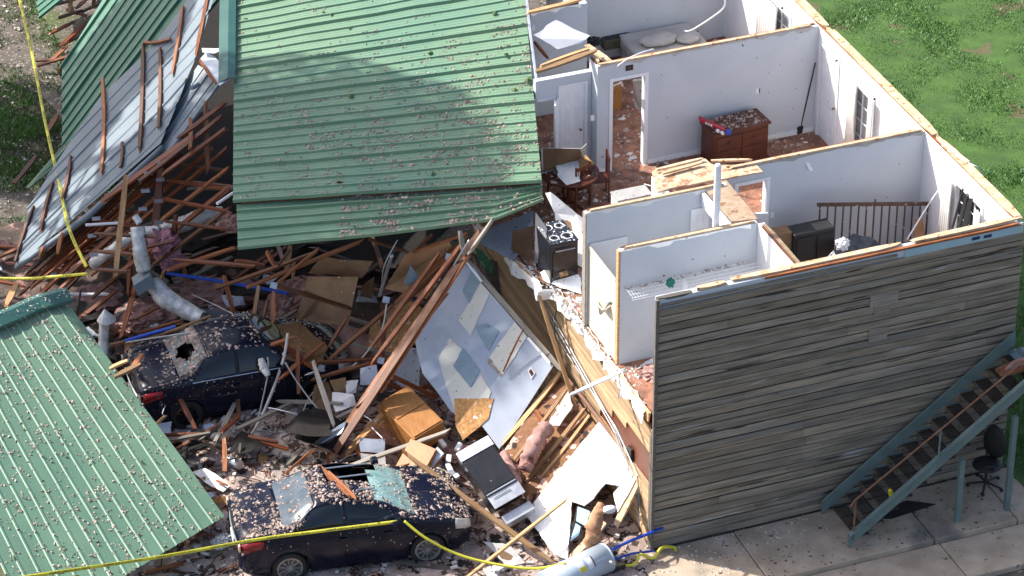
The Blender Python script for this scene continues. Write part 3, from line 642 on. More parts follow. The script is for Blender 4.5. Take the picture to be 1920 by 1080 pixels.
# ribs run lower-left to upper-right: bottom edge = lower right boundary
c0b, c0t = gp(120, 285), gp(112, 100); c1b, c1t = gp(420, -60), gp(250, -75)
def colr(bx, by, tx, ty): return (0, gp(bx, by), gp(tx, ty))
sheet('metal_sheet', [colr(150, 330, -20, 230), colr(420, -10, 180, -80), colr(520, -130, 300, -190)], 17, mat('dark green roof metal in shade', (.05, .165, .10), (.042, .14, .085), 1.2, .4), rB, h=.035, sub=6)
# trim the sheet's far left corner with a bmesh cut so that its outline is right
def cut(o, p, q, keep):
    """slice a mesh along the vertical-ish plane through the line p-q and the camera side normal, keep the side of `keep`"""
    me = o.data; bm = bmesh.new(); bm.from_mesh(me); off = WPOS[o.name]
    n = (q-p).cross(Vector(gp.n)).normalized()
    if (keep-p).dot(n) < 0: n = -n
    bmesh.ops.bisect_plane(bm, geom=bm.verts[:]+bm.edges[:]+bm.faces[:], plane_co=p-off, plane_no=n, clear_inner=True)
    bm.to_mesh(me); bm.free()
oB = rB.children[0]
cut(oB, gp(117, 122), gp(116, 300), gp(250, 100)); cut(oB, gp(117, 122), gp(196, -8), gp(250, 100))
# --- folded-over grey sheet
rC = empty('roof_section', (-7, 12, 3), 'roof section flipped to show its bare blue grey metal with broken purlins nailed on', 'roof section')
qp = plane(P(388, 5, 4.75), P(305, 285, 3.55), P(35, 498, 1.15))
def colq(bx, by, tx, ty): return (0, qp(bx, by), qp(tx, ty))
oC = sheet('metal_sheet', [colq(-10, 565, -25, 430), colq(150, 415, 45, 340), colq(300, 285, 150, 222), colq(440, 130, 300, 70), colq(560, -20, 395, -60)], 9, M['galv'], rC, h=.02, lap=3, sub=4, mn=.05)
gsave = gp.n; gp.n = qp.n
def cutq(o, a, b_, k): cut(o, qp(*a), qp(*b_), qp(*k))
cutq(oC, (28, 502), (54, 385), (250, 250)); cutq(oC, (400, 0), (366, 112), (250, 200)); cutq(oC, (366, 112), (296, 282), (200, 250))
cutq(oC, (300, 270), (30, 502), (200, 250)); cutq(oC, (54, 385), (135, 262), (250, 260))
gp.n = gsave
# rolled lower edge
lump_tube('rolled_edge', [qp(28, 500, -.04), qp(160, 404, -.05), qp(302, 272, -.05)], [.055, .07, .05], M['galv'], rC, amp=.05)
# second grey layer under it, near the pipe

oD = sheet('lower_sheet', [(0, qp(250, 330, -.18), qp(225, 300, -.18)), (0, qp(322, 262, -.14), qp(295, 212, -.14)), (0, P(418, 152, 4.25), P(372, 122, 4.3)), ], 4, M['galv'], rC, h=.02, lap=2, sub=3)
slab('bent_corner', [P(x, y, 4.5) for x, y in ((386, 98), (400, 104), (438, 142), (412, 160), (398, 150), (374, 112))], .01, M['white_m'], rC)
slab('bent_tongue', [P(x, y, 4.6) for x, y in ((378, 90), (422, 91), (402, 100), (380, 98))], .01, M['white_m'], rC)
b = MB(); a = P(372, 158, 4.35); b.tube([a, a+Vector((-.10, -.10, .02)), a+Vector((-.20, -.2, .05))], .045, 10); hp(b, 'vent_pipe', 'galv', parent=rC)
plank('edge_board', qp(393, -10, .05), qp(369, 112, .05), .07, .05, 'orange', rC)
plank('edge_board', P(374, 113, 4.6), P(408, 160, 4.5), .06, .05, 'orange', rC)
# sticks nailed on the grey side
for (a, c_, w_) in (((195, 148), (193, 334), .09), ((271, 82), (265, 290), .09), ((303, 90), (301, 245), .08), ((346, 12), (325, 148), .08), ((136, 290), (119, 382), .09), ((102, 342), (78, 444), .08),
                    ((67, 388), (30, 500), .07), ((231, 268), (229, 318), .06), ((270, 82), (326, 75), .06)):
    p, q = qp(*a, .04), qp(*c_, .05); m_ = p.lerp(q, .5)+qp.n*.02
    o = plank('broken_purlin', p, q, w_, .05, 'orange' if a[0] > 180 else 'dark', rC, bend=R.uniform(-.06, .06), roll=qp.n)
# dark fold edge between green and grey at the left (underside lip)
slab('folded_lip', [P(x, y, z) for x, y, z in ((135, 262, 1.75), (120, 270, 1.6), (48, 352, .7), (55, 352, .75), (118, 300, 1.35))], .02, M['greend'], rB)
# --- lower left roof sheet
rD = empty('roof_section', (-9, 6, 1), 'green roof section lying in the lower left corner with a teal ridge cap', 'roof section')
dT = [P(118, 556, 1.95), P(-190, 655, 2.7)]; dB = [P(421, 968, .65), P(60, 1185, 1.4)]
oE = sheet('metal_sheet', [(0, dB[1], dB[0]), (1, dT[1], dT[0])], 15, mat('green roof metal of the near sheet', (.125, .225, .145), (.11, .20, .13), 1.1, .55, big=((.10, .195, .13), .35, .5)), rD, h=.017, lap=0, sub=8, mn=.03)  # same paint as the main roof, colour darkened for its weaker sunlight
cap0, cap1 = P(128, 541, 2.10), P(-60, 612, 2.55)
n_ = Vector((0, 0, 1))
u_ = (dB[0]-dT[0]).normalized()
V = []; F = []
ck = [cap1, P(20, 581, 2.36), P(70, 558, 2.22), P(127, 543, 2.12)]
for p in ck: V += [p-u_*.16-n_*.06, p, p+u_*.24-n_*.05, p+u_*.25-n_*.10]
for i in range(len(ck)-1):
    for j in range(3): F.append((4*i+j, 4*i+j+1, 4*i+5+j, 4*i+4+j))
o = mk('ridge_cap', V, F, M['cap'], rD); s_ = o.modifiers.new('t', 'SOLIDIFY'); s_.thickness = .01
plank('rafter', dT[0].lerp(dT[1], .2)-n_*.2, dB[0].lerp(dB[1], .2)-n_*.2, .04, .1, 'dark', rD); plank('rafter', dT[0].lerp(dT[1], .5)-n_*.2, dB[0].lerp(dB[1], .5)-n_*.2, .04, .1, 'dark', rD)
for t in (.15, .4, .65, .9): plank('purlin', dB[0].lerp(dT[0], t)-n_*.07, dB[1].lerp(dT[1], t)-n_*.07, .04, .08, 'dark', rD)
flecks('insulation_flecks', tris_of(oE, lambda n, c: abs(n.z) > .5), 5600, .004, .036, M['flock'], 'pinkish insulation flecks scattered over the green sheet', clump=.9, cs=3.2, parent=rD, lift=.01)
flecks('insulation_flecks', tris_of(o), 260, .01, .03, M['flockw'], None, clump=.5, parent=rD, lift=.01)
flecks('leaf_bits', tris_of(oE), 40, .02, .06, M['leaf'], None, parent=rD, lift=.03)
# --- scrap at the very top left
rE = empty('roof_section', P(90, 10, .8), 'small dark green sheet corner poking in at the top left edge', 'roof section')
ep = plane(P(66, 0, .9), P(74, 34, .9), P(125, -10, 1.2))
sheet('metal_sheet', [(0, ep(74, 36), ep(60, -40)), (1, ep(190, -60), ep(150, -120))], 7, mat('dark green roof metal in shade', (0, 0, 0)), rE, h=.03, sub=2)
# ================================================================== TREES OUTSIDE THE FRAME THAT CAST THE DAPPLED SHADE
def tree(x, y, h, cr, nl, lb, sd, squash=.8, gaps=-.05, soft=False):
    r = random.Random(sd); t = empty('tree', (x, y, 0), lb, 'tree', 'leafy trees shading the yard'); b = MB()
    top = Vector((x+r.uniform(-.5, .5), y+r.uniform(-.5, .5), h))
    b.tube([(x, y, -.1), (x, y, h*.3), top*.6+Vector((x, y, 0))*.4, top], .2, 8, radii=[.30, .22, .15, .05])
    cc = Vector((x, y, h))
    for k in range(9):
        a = k*2.4; s = Vector((x, y, h*(.45+.05*k))); b.tube([s, s+Vector((math.cos(a), math.sin(a), .6))*cr*.45, s+Vector((math.cos(a), math.sin(a), .7))*cr*.8], .05, 6, radii=[.1, .06, .02])
    b.build('trunk', M['bark'], t); V = []; F = []; k = 0
    while k < nl:
        d = Vector((r.gauss(0, 1), r.gauss(0, 1), r.gauss(0, 1))).normalized()*((r.random()**.4) if not soft else min(1.35, abs(r.gauss(0, .75))))*cr; p = cc+Vector((d.x, d.y, d.z*squash))
        if noise.noise(p*.75+Vector((sd, 0, 0)))+.4*noise.noise(p*2.) < gaps: continue
        a = Vector((r.uniform(-1, 1), r.uniform(-1, 1), r.uniform(-.5, .5))).normalized()*r.uniform(.08, .17); c = a.cross(Vector((r.uniform(-1, 1), r.uniform(-1, 1), 1))).normalized()*.07
        i = len(V); V += [p-a, p+c, p+a, p-c]; F.append((i, i+1, i+2, i+3)); k += 1
    mk('crown', V, F, M['leaf'], t)
def sunpos(px, py, z, t): return P(px, py, z)-SD*t
p = sunpos(530, 250, 4.5, 22); tree(p.x, p.y, p.z, 2.1, 24000, 'off frame leafy tree whose crown shades the roof edge', 3, gaps=-.5, squash=1., soft=True)
p = sunpos(690, 235, 4.7, 25); tree(p.x, p.y, p.z, 1.5, 11000, 'off frame slim tree beside the crown that shades the roof edge', 5, gaps=-.5, squash=.8, soft=True)
p = sunpos(420, 520, 2.0, 14); tree(p.x, p.y, p.z, 2.9, 30000, 'off frame tall tree shading the wreck', 8, gaps=-.5)
p = sunpos(235, 95, 3.2, 15); tree(p.x, p.y, p.z, 2.4, 20000, 'off frame broad tree dappling the left roof sheets', 12, gaps=-.4)
p = sunpos(150, 240, 2.0, 17); tree(p.x, p.y, p.z, 2.3, 16000, 'off frame tree dappling the low end of the left roof sheets', 14, gaps=-.35)
p = sunpos(70, 260, 0.0, 19); tree(p.x, p.y, p.z, 2.6, 6000, 'off frame tree shading the yard at the left', 21, gaps=.0)
# ================================================================== WRECK FLOOR
xs = np.arange(-11., .02, .075); ys = np.arange(-.9, 8.45, .075)
def wz(x, y, zz=None):
    q = Vector((x, y, 0)); m = max(0, min(1, (y+.9)/1.2))*max(0, min(1, (9.3-y)/2 if zz is None else (y-7.4)*(15.5-y)/2))*max(0, min(1, (x+11)/1.5))
    h = .10+.22*max(0, noise.noise(q*.7+Vector((4, 1, 0))))+.10*noise.noise(q*2.3)+.05*noise.noise(q*6)+.025*noise.noise(q*15)
    return -.03+m*max(0, h+.02)
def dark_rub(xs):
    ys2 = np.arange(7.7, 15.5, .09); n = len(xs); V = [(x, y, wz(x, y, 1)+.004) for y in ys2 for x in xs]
    o = mk('rubble', V, [(j*n+i, j*n+i+1, (j+1)*n+i+1, (j+1)*n+i) for j in range(len(ys2)-1) for i in range(n-1)], mat('dark soaked rubble', (.10, .065, .05), (.04, .028, .022), 2.6, .9, bump=1., det=10, spots=[((.30, .17, .14), 3, .60, 6), ((.35, .3, .26), 15, .68, 4)]), smooth=True)  # rubble colour darkened: the shade under the roofs is painted in
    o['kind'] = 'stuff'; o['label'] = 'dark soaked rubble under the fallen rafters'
V = [(x, y, wz(x, y)) for y in ys for x in xs]; n = len(xs)
F = [(j*n+i, j*n+i+1, (j+1)*n+i+1, (j+1)*n+i) for j in range(len(ys)-1) for i in range(n-1)]
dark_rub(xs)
rub = mk('rubble', V, F, mat('insulation and rubble', (.48, .37, .32), (.28, .20, .165), 2.6, .95, bump=1., det=10, spots=[((.07, .045, .035), 4, .57, 6), ((.52, .44, .38), 13, .62, 4), ((.02, .015, .014), 2.4, .59, 7)], big=((.36, .31, .28), .5, .5)))
rub.data.polygons.foreach_set('use_smooth', [True]*len(rub.data.polygons)); rub['kind'] = 'stuff'; rub['label'] = 'pink insulation, dust and fine rubble covering the ground of the wreck'
tr = tris_of(rub, lambda n, c: True)
flecks('litter', tr, 13000, .012, .06, M['flock'], 'fine pale litter strewn over the rubble', clump=.5, cs=.9, lift=0)
def sticks(name, n, reg, m, lmin, lmax, label, zf, wd=(.006, .02)):
    r = random.Random(n); mb = MB()
    for _ in range(n):
        x, y = reg(r); L = r.uniform(lmin, lmax); a = r.uniform(0, 6.28); d = Vector((math.cos(a), math.sin(a), r.uniform(-.15, .3)))*L; ww = r.uniform(*wd)
        o = Vector((x, y, zf(x, y)+.02)); s = Vector((-d.y, d.x, 0)).normalized()*ww; mb.obox(o, d, s, Vector((0, 0, ww*.7)))
    o = mb.build(name, M[m]); o['kind'] = 'stuff'; o['label'] = label; return o
sticks('splinters', 1100, lambda r: (r.uniform(-9.5, -.3), r.uniform(-.7, 9)), 'orange', .05, .42, 'small orange wood splinters strewn through the rubble', wz)
sticks('splinters', 260, lambda r: (r.uniform(-9.5, -.3), r.uniform(-.7, 9)), 'grey', .05, .4, 'small grey splinters strewn through the rubble', wz)
sticks('splinters', 900, lambda r: (r.uniform(-9.5, -.3), r.uniform(1.5, 9)), 'dark', .05, .5, 'small dark brown splinters strewn through the rubble', wz, (.006, .03))
sticks('scraps', 420, lambda r: (r.uniform(-9, -.4), r.uniform(-.7, 8)), 'gyp', .04, .16, 'small white drywall crumbs strewn through the rubble', wz, (.03, .09))
sticks('scraps', 150, lambda r: (r.uniform(-9, -.4), r.uniform(-.7, 8)), 'black', .05, .25, 'small dark scraps strewn through the rubble', wz, (.02, .07))
flecks('litter', [(Vector((-9, -1.2, .0)), Vector((-5, -1.2, 0)), Vector((-5, 3, 0.05))), (Vector((-9, -1.2, .0)), Vector((-5, 3, .05)), Vector((-9, 3, .05))), (Vector((-4, -1.2, 0)), Vector((1.5, -1.2, .02)), Vector((0, .0, .0)))], 4200, .012, .045, M['flockw'], 'pale chips covering the ground in front of the car', clump=.3)
flecks('litter', [(Vector((-.3, -1.6, .022)), Vector((9, -1.6, .022)), Vector((9, -.1, .022))), (Vector((-.3, -1.6, .022)), Vector((9, -.1, .022)), Vector((-.3, -.1, .022)))], 420, .008, .04, M['soil'], 'dark crumbs and leaves on the pavement', clump=.8, cs=2)
flecks('litter', [(Vector((-.3, -.9, .022)), Vector((3.3, -.6, .022)), Vector((3., -.1, .022))), (Vector((-.3, -.9, .022)), Vector((3, -.1, .022)), Vector((-.3, -.1, .022)))], 330, .008, .03, M['flockw'], 'pale crumbs gathered at the foot of the plank wall', clump=.9, cs=2)
flecks('litter', [(Vector((-12, 8, .01)), Vector((-5, 8, .01)), Vector((-5, 27, .02))), (Vector((-12, 8, .01)), Vector((-5, 27, .02)), Vector((-12, 27, .02)))], 5200, .012, .055, M['flockw'], 'pale debris flecks in the yard on the left', clump=.9, cs=.6)
# upstairs litter
up = [(Vector((.1, 3.3, ZF+.003)), Vector((6.9, 3.8, ZF+.003)), Vector((6.9, 12.5, ZF+.003))), (Vector((.1, 3.3, ZF+.003)), Vector((6.9, 12.5, ZF+.003)), Vector((-.3, 12.5, ZF+.003)))]
flecks('litter', up, 5200, .015, .07, M['flock'], 'insulation litter covering the upstairs floor', clump=.5, cs=1.)
flecks('litter', up, 500, .02, .08, M['gyp'], 'white drywall crumbs on the upstairs floor', clump=.6, cs=1.)
flecks('litter', [(Vector((-.05, .2, ZF+.003)), Vector((.0, 5.5, ZF+.003)), Vector((-.4, 5.5, ZF+.003))), (Vector((.0, .9, ZF+.003)), Vector((1.2, 1.6, ZF+.003)), Vector((0, 1.6, ZF+.003))), (Vector((.0, 3.3, ZF+.003)), Vector((1.2, 5.6, ZF+.003)), Vector((-.2, 5.6, ZF+.003)))], 1000, .015, .06, M['gyp'], 'white and pink crumbs along the torn floor edge')
# ================================================================== TIMBER IN THE WRECK   (x1, y1, z1, x2, y2, z2, width, kind, label)
TB = [
 # long pale sticks, near the flipped sheet
 (237, 325, 3.5, 215, 522, 2.3, .11, 'new', 'long splintered pale board hanging below the flipped grey roof sheet'),
 (386, 188, 4.2, 390, 332, 3.2, .10, 'orange', 'orange board hanging in the gap left of the largest green roof'),
 (357, 220, 3.9, 356, 284, 3.8, .08, 'orange', 'short board hanging beside the ridge gap'),
 (199, 362, 3.0, 196, 384, 2.8, .08, 'orange', 'stub of board just under the lower edge of the grey sheet'),
 (117, 436, 2.4, 108, 478, 2.0, .08, 'orange', 'board stub sticking out below the middle of the grey sheet'),
 (82, 462, 1.9, 74, 482, 1.7, .08, 'orange', 'smallest board stub near the lower left end of the grey sheet'),
 (340, 418, 2.6, 300, 528, 1.4, .05, 'new', 'thin pale stick leaning over the duct box'),
 (262, 505, 1.3, 225, 640, .6, .10, 'orange', 'rough brown board standing left of the big silver duct'),
 (545, 460, 2.4, 537, 512, 2.0, .10, 'new', 'pale short board hanging under the green roof edge'),
 (552, 490, 2.3, 548, 530, 1.8, .08, 'new', 'splintered pale board end under the green roof edge'),
 (443, 585, 1.3, 448, 795, .35, .085, 'orange', 'upright brown board standing in front of the half buried dark car'),
 (486, 532, 1.9, 470, 640, .9, .08, 'new', 'upright pale board left of the truss plate'),
 (513, 545, 1.9, 510, 612, 1.3, .09, 'orange', 'upright orange web board below the truss plate'),
 (503, 560, 1.7, 478, 655, .8, .08, 'orange', 'leaning orange web board above the dark car hood'),
 (420, 515, 1.9, 445, 610, 1.0, .08, 'orange', 'leaning board above the grey drywall scrap'),
 # truss members of the central wreck
 (395, 545, 1.7, 600, 470, 2.6, .10, 'orange', 'orange truss board rising to the right under the roof edge'),
 (460, 540, 1.8, 690, 448, 2.9, .10, 'orange', 'second truss board rising to the roof edge'),
 (515, 535, 1.9, 600, 465, 2.8, .10, 'orange', 'steep truss board above the truss plate'),
 (505, 530, 1.95, 666, 581, 1.4, .10, 'orange', 'truss board running down right from the truss plate across the brown panel'),
 (500, 470, 2.9, 515, 498, 2.6, .09, 'orange', 'short web board in the V under the green roof'),
 (545, 468, 2.9, 520, 500, 2.5, .09, 'orange', 'short web board meeting the V under the green roof'),
 (440, 488, 2.6, 500, 498, 2.4, .09, 'dark', 'dark chord stub left of the V under the green roof'),
 (600, 690, .9, 740, 570, 2.0, .10, 'orange', 'truss chord rising right from the grey truss plate over the sheathing'),
 (740, 570, 2.0, 880, 440, 3.4, .11, 'orange', 'upper truss chord reaching up toward the kitchen'),
 (740, 585, 1.9, 865, 470, 3.1, .09, 'orange', 'lower parallel truss chord reaching up toward the kitchen'),
 (718, 565, 1.9, 718, 670, 1.2, .10, 'dark', 'upright dark web board in the middle of the wreck'),
 (590, 680, 1.2, 712, 672, 1.5, .09, 'dark', 'level brown board above the white scraps'),
 (582, 713, 1.0, 708, 678, 1.45, .09, 'orange', 'brown board end pointing left above the white scraps'),
 (690, 448, 3.3, 770, 474, 3.1, .08, 'orange', 'truss web descending right under the roof lip'),
 (770, 474, 3.1, 880, 436, 3.7, .08, 'orange', 'truss web rising right under the roof lip'),
 (775, 472, 3.1, 812, 438, 3.5, .08, 'dark', 'dark truss web under the roof lip'),
 (655, 590, 1.4, 612, 660, .9, .06, 'orange', 'thin slat beside the brown panel'),
 # the big beam pile
 (902, 428, 3.9, 612, 872, .35, .16, 'orange', 'widest long brown beam of the pile leaning from the kitchen to the ground'),
 (882, 470, 3.6, 705, 745, 1.2, .13, 'orange', 'second long beam lying beside the widest one'),
 (858, 500, 3.3, 648, 800, .8, .20, 'orange', 'flat wide board on the left of the beam pile'),
 (842, 545, 2.9, 668, 768, 1.1, .06, 'dark', 'narrow dark strip between the beams'),
 (868, 455, 3.7, 690, 690, 1.6, .10, 'dark', 'dark truss chord behind the beam pile'),
 (828, 470, 3.5, 690, 660, 1.7, .09, 'dark', 'dark truss chord furthest left behind the beam pile'),
 (735, 760, 1.0, 640, 862, .4, .14, 'ply', 'frayed lower end of sheathing in the beam pile'),
 (862, 432, 4.0, 872, 482, 3.5, .09, 'grey', 'grey brace at the top of the beam pile'),
 (925, 410, 4.3, 878, 478, 3.6, .07, 'grey', 'grey brown stick above the beam pile'),
 (470, 660, 1.35, 560, 630, 1.5, .09, 'orange', 'brown board lying across the hood of the half buried dark car'),
 (520, 715, 1.0, 610, 640, 1.35, .1, 'dark', 'dark board leaning over the front fender of the half buried car'),
 (560, 740, .7, 560, 640, 1.5, .08, 'orange', 'upright splintered board at the front of the half buried car'),
 (600, 700, 1.0, 520, 640, 1.45, .1, 'dark', 'second dark board crossing the half buried hood'),
 # lower middle
 (1010, 552, 2.9, 1102, 830, .8, .07, 'new', 'long tan pole leaning against the torn floor edge'),
 (760, 850, 1.1, 1050, 1065, .25, .10, 'new', 'long pale joist crossing in front of the oven'),
 (752, 842, 1.0, 880, 948, .6, .08, 'orange', 'orange joist lying along the pale joist'),
 (1068, 932, 1.1, 870, 1088, .15, .06, 'new', 'thin pale batten propped against the fallen white wall'),
 (640, 880, .55, 850, 806, .95, .10, 'grey', 'greenish grey metal trim behind the car windshield'),
 (596, 870, 1.45, 660, 935, 1.55, .09, 'orange', 'orange board stabbing into the roof of the front car'),
 (612, 882, 1.5, 672, 938, 1.6, .06, 'orange', 'second thinner board stabbing into the car roof'),
 (592, 840, 1.2, 532, 890, .4, .07, 'orange', 'orange stick on the rubble behind the front car'),
 (740, 1050, .12, 885, 1075, .08, .13, 'grey', 'grey weathered plank lying in front of the car'),
 (300, 816, .3, 400, 812, .4, .06, 'dark', 'dark board beside the lower left roof edge'),
 (345, 845, .25, 368, 872, .3, .16, 'grey', 'grey board standing near the lower left roof'),
 (205, 692, 1.7, 240, 676, 1.8, .09, 'new', 'orange board end on the trunk of the dark car'),
 (212, 708, 1.8, 265, 682, 1.85, .11, 'new', 'larger orange board end lying on the trunk of the dark car'),
 (240, 700, 1.7, 268, 662, 1.75, .10, 'orange', 'reddish stub on the trunk of the dark car'),
 (235, 640, 1.5, 205, 647, 1.4, .07, 'orange', 'short board beside the silver stove pipe'),
 (370, 625, 1.35, 475, 672, 1.3, .09, 'orange', 'brown board lying over the roof of the dark car'),
 (355, 615, 1.2, 245, 645, .9, .07, 'orange', 'brown board behind the blue tube'),
 (330, 610, 1.2, 480, 606, 1.4, .07, 'dark', 'dark board over the roof edge of the dark car'),
 (395, 592, 1.6, 300, 628, 1.3, .035, 'new', 'thin pale lath over the blue tube'),
 (345, 600, .9, 255, 625, .5, .06, 'orange', 'board at the foot of the silver duct'),
 (300, 575, .8, 252, 600, .6, .04, 'orange', 'thin stick on the pink insulation'),
 (12, 575, .6, 32, 530, .7, .13, 'new', 'tan block of lumber behind the teal ridge cap'),
 (270, 815, .2, 312, 778, .6, .05, 'new', 'pale stick under the dark car bumper'),
 # front right heap framing
 (1058, 690, 1.65, 938, 838, .62, .10, 'new', 'stud at the edge of the painted wall'),
 (1002, 768, 1.15, 1052, 852, .78, .09, 'orange', 'crossing stud in the open wall frame'),
 (1070, 720, 1.55, 950, 880, .6, .06, 'new', 'stud inside the open wall frame'),
 (1098, 765, 1.4, 985, 905, .55, .08, 'new', 'stud beside the pink batt'),
 (1108, 775, 1.35, 1000, 915, .5, .06, 'new', 'outer stud of the open wall frame'),
 (1052, 862, .85, 1068, 900, .65, .09, 'new', 'short blocking next to the white drywall'),
 (942, 700, 1.6, 985, 610, 2.4, .025, 'dark', 'dark strip lying on the painted wall'),
 # top of open rooms
 (1001, 136, 5.45, 1126, 92, 5.5, .14, 'new', 'thick orange board resting on the stub wall by the green roof'),
 (1010, 125, 5.5, 1108, 90, 5.5, .07, 'new', 'thinner board behind the thick orange board on the stub wall'),
 (1100, 85, 5.35, 1150, 120, 5.3, .14, 'plate', 'pale broken board at the corner of the doorway wall'),
 (1001, 78, 4.8, 1030, 112, 4.4, .09, 'dark', 'dark rafter piece under the white panel by the bedroom'),
 (985, 25, 5.45, 1096, -2, 5.45, .11, 'new', 'long tan board on the stub wall at the top of the photo'),
 (135, -10, .9, 130, 22, .5, .09, 'new', 'tan board at the top edge left of the shaded roof'),
 (178, -10, .9, 175, 16, .5, .08, 'new', 'tan board at the top edge nearest the shaded roof'),
 (70, 290, .25, 25, 345, .1, .10, 'dark', 'rotten dark branch lying in the left yard'),
 (110, 215, .2, 88, 248, .1, .12, 'orange', 'broken orange timber in the left yard'),
 (270, 1075, .1, 350, 1055, .25, .10, 'orange', 'brown board lying on the gravel by the yellow tape'),
]
for k, (x1, y1, z1, x2, y2, z2, w_, kd, lb) in enumerate(TB):
    o = plank('loose_board', P(x1, y1, z1), P(x2, y2, z2), w_, min(.045, w_), kd, seed=k, bend=R.uniform(-.02, .02)); tag(o, lb, 'board', 'broken boards in the wreck')
# rows of fallen rafters under the flipped sheet
RA = [((332, 268), (40, 520), 4.0, .8), ((345, 285), (60, 530), 3.9, .8), ((378, 268), (52, 545), 4.1, .7), ((405, 272), (120, 522), 4.1, 1.2), ((428, 276), (100, 552), 4.2, .9), ((432, 312), (165, 520), 4.0, 1.3),
      ((434, 348), (215, 520), 3.8, 1.6), ((436, 386), (280, 502), 3.6, 1.9), ((446, 462), (310, 508), 2.8, 1.9), ((365, 252), (180, 385), 4.4, 2.9), ((420, 215), (255, 345), 4.7, 3.3), ((300, 300), (30, 560), 3.6, .5),
      ((285, 330), (70, 560), 3.2, .6), ((250, 395), (110, 560), 2.6, .7), ((426, 240), (300, 330), 4.6, 3.5), ((310, 440), (170, 560), 2.2, .8), ((426, 190), (330, 262), 4.9, 4.0), ((240, 352), (46, 530), 3.0, .6)]
for k, (a, c, z1, z2) in enumerate(RA):
    o = plank('rafter', P(*a, z1*.85), P(*c, z2), .10 if k % 3 else .14, .045, 'orange' if k in (5, 8, 7) else 'dark', seed=k+50)
    tag(o, 'brown rafter in the slanting row under the flipped grey roof sheet', 'rafter', 'rafters under the flipped roof sheet')
CR = [((303, 305), (432, 320)), ((308, 337), (436, 356)), ((300, 372), (437, 398)), ((305, 414), (442, 432)), ((172, 438), (300, 444)), ((318, 486), (482, 500)), ((180, 505), (245, 510)), ((240, 470), (330, 452)), ((175, 470), (262, 478)), ((188, 415), (300, 430)), ((210, 395), (300, 402))]
for k, (a, c) in enumerate(CR):
    o = plank('truss_web', P(*a, 3.0-k*.1), P(*c, 3.2-k*.1), .09, .04, 'dark' if k % 4 else 'orange', seed=k+90); tag(o, 'level brown truss web crossing the fallen rafters', 'truss board', 'truss webs crossing the fallen rafters')
for k, (a, c, z1, z2, w_) in enumerate((((303, 312), (283, 495), 3.2, 1.7, .16), ((247, 455), (240, 560), 2.2, 1.0, .1), ((330, 400), (322, 470), 2.8, 2.1, .1))):
    o = plank('truss_web', P(*a, z1), P(*c, z2), w_, .05, 'dark', seed=k+120); tag(o, ['widest upright dark truss post left of the purple insulation', 'upright dark post by the duct box', 'short upright post in front of the purple insulation'][k], 'truss board')
gp_ = [(302, 305), (277, 325), (272, 358), (300, 337), (267, 392), (297, 377), (180, 410), (172, 442), (297, 417), (175, 478)]
for k, (x, y) in enumerate(gp_):
    c = P(x, y, 3.45-k*.12); o = slab('truss_plate', [c+Vector(v) for v in ((-.09, -.05, .0), (.07, -.09, 0), (.1, .06, 0), (-.06, .09, 0))], .005, M['gusset'], n=Vector((-.3, -.6, .7)).normalized()); tag(o, 'grey metal truss plate on the fallen rafters', 'truss plate', 'metal plates on the fallen rafters')
for k, (x, y, z, lb) in enumerate(((513, 535, 2.0, 'metal truss plate left of the brown panel'), (602, 690, .98, 'metal truss plate at the low end of the truss chord'), (724, 562, 2.1, 'metal truss plate where chord meets upright web'), (842, 482, 3.3, 'metal truss plate near the top of the beam pile'), (714, 676, 1.5, 'metal truss plate on the beam pile crossing'))):
    c = P(x, y, z+.06); X_ = Vector(RT)*.075; Y_ = Vector(UP)*.075; o = slab('truss_plate', [c-X_-Y_*.6, c+X_*.7-Y_, c+X_+Y_*.6, c-X_*.7+Y_], .006, M['steel'], n=-Vector(FW)); tag(o, lb, 'truss plate')
o = slab('dark_underlayment', [P(300, 500, .45), P(250, 380, .5), P(330, 190, .6), P(398, -20, .7), P(470, -20, .7), P(470, 420, .5)], .02, mat('soaked black underlayment', (.006, .005, .004), (.012, .008, .006), 4, 1., bump=.5)); tag(o, 'black soaked underlayment lying beneath the fallen rafters left of the main roof', 'underlayment')  # near-black sheet added to stand for the unlit void under the rafters
o = slab('dark_underlayment', [P(440, 500, .42), P(450, 440, .42), P(850, 420, .45), P(760, 500, .4), P(600, 520, .4)], .02, MATS['soaked black underlayment']); tag(o, 'black soaked underlayment in the void under the front edge of the main roof', 'underlayment')  # second added black sheet, the shade under the roof edge as colour
for k in range(26):
    x, y = R.uniform(120, 225), R.uniform(-20, 110); a = P(x, y, .3+R.random()*.3); d = Vector((R.uniform(-1, 1), R.uniform(-1, 1), R.uniform(-.2, .3))).normalized()*R.uniform(.5, 1.4)
    o = plank('scrap_board', a, a+d, .1, .04, R.choice(['dark', 'orange', 'dark', 'dark']), seed=k+700); tag(o, 'brown scrap board heaped at the top edge behind the shaded roof', 'scrap board', 'scrap boards behind the shaded roof')
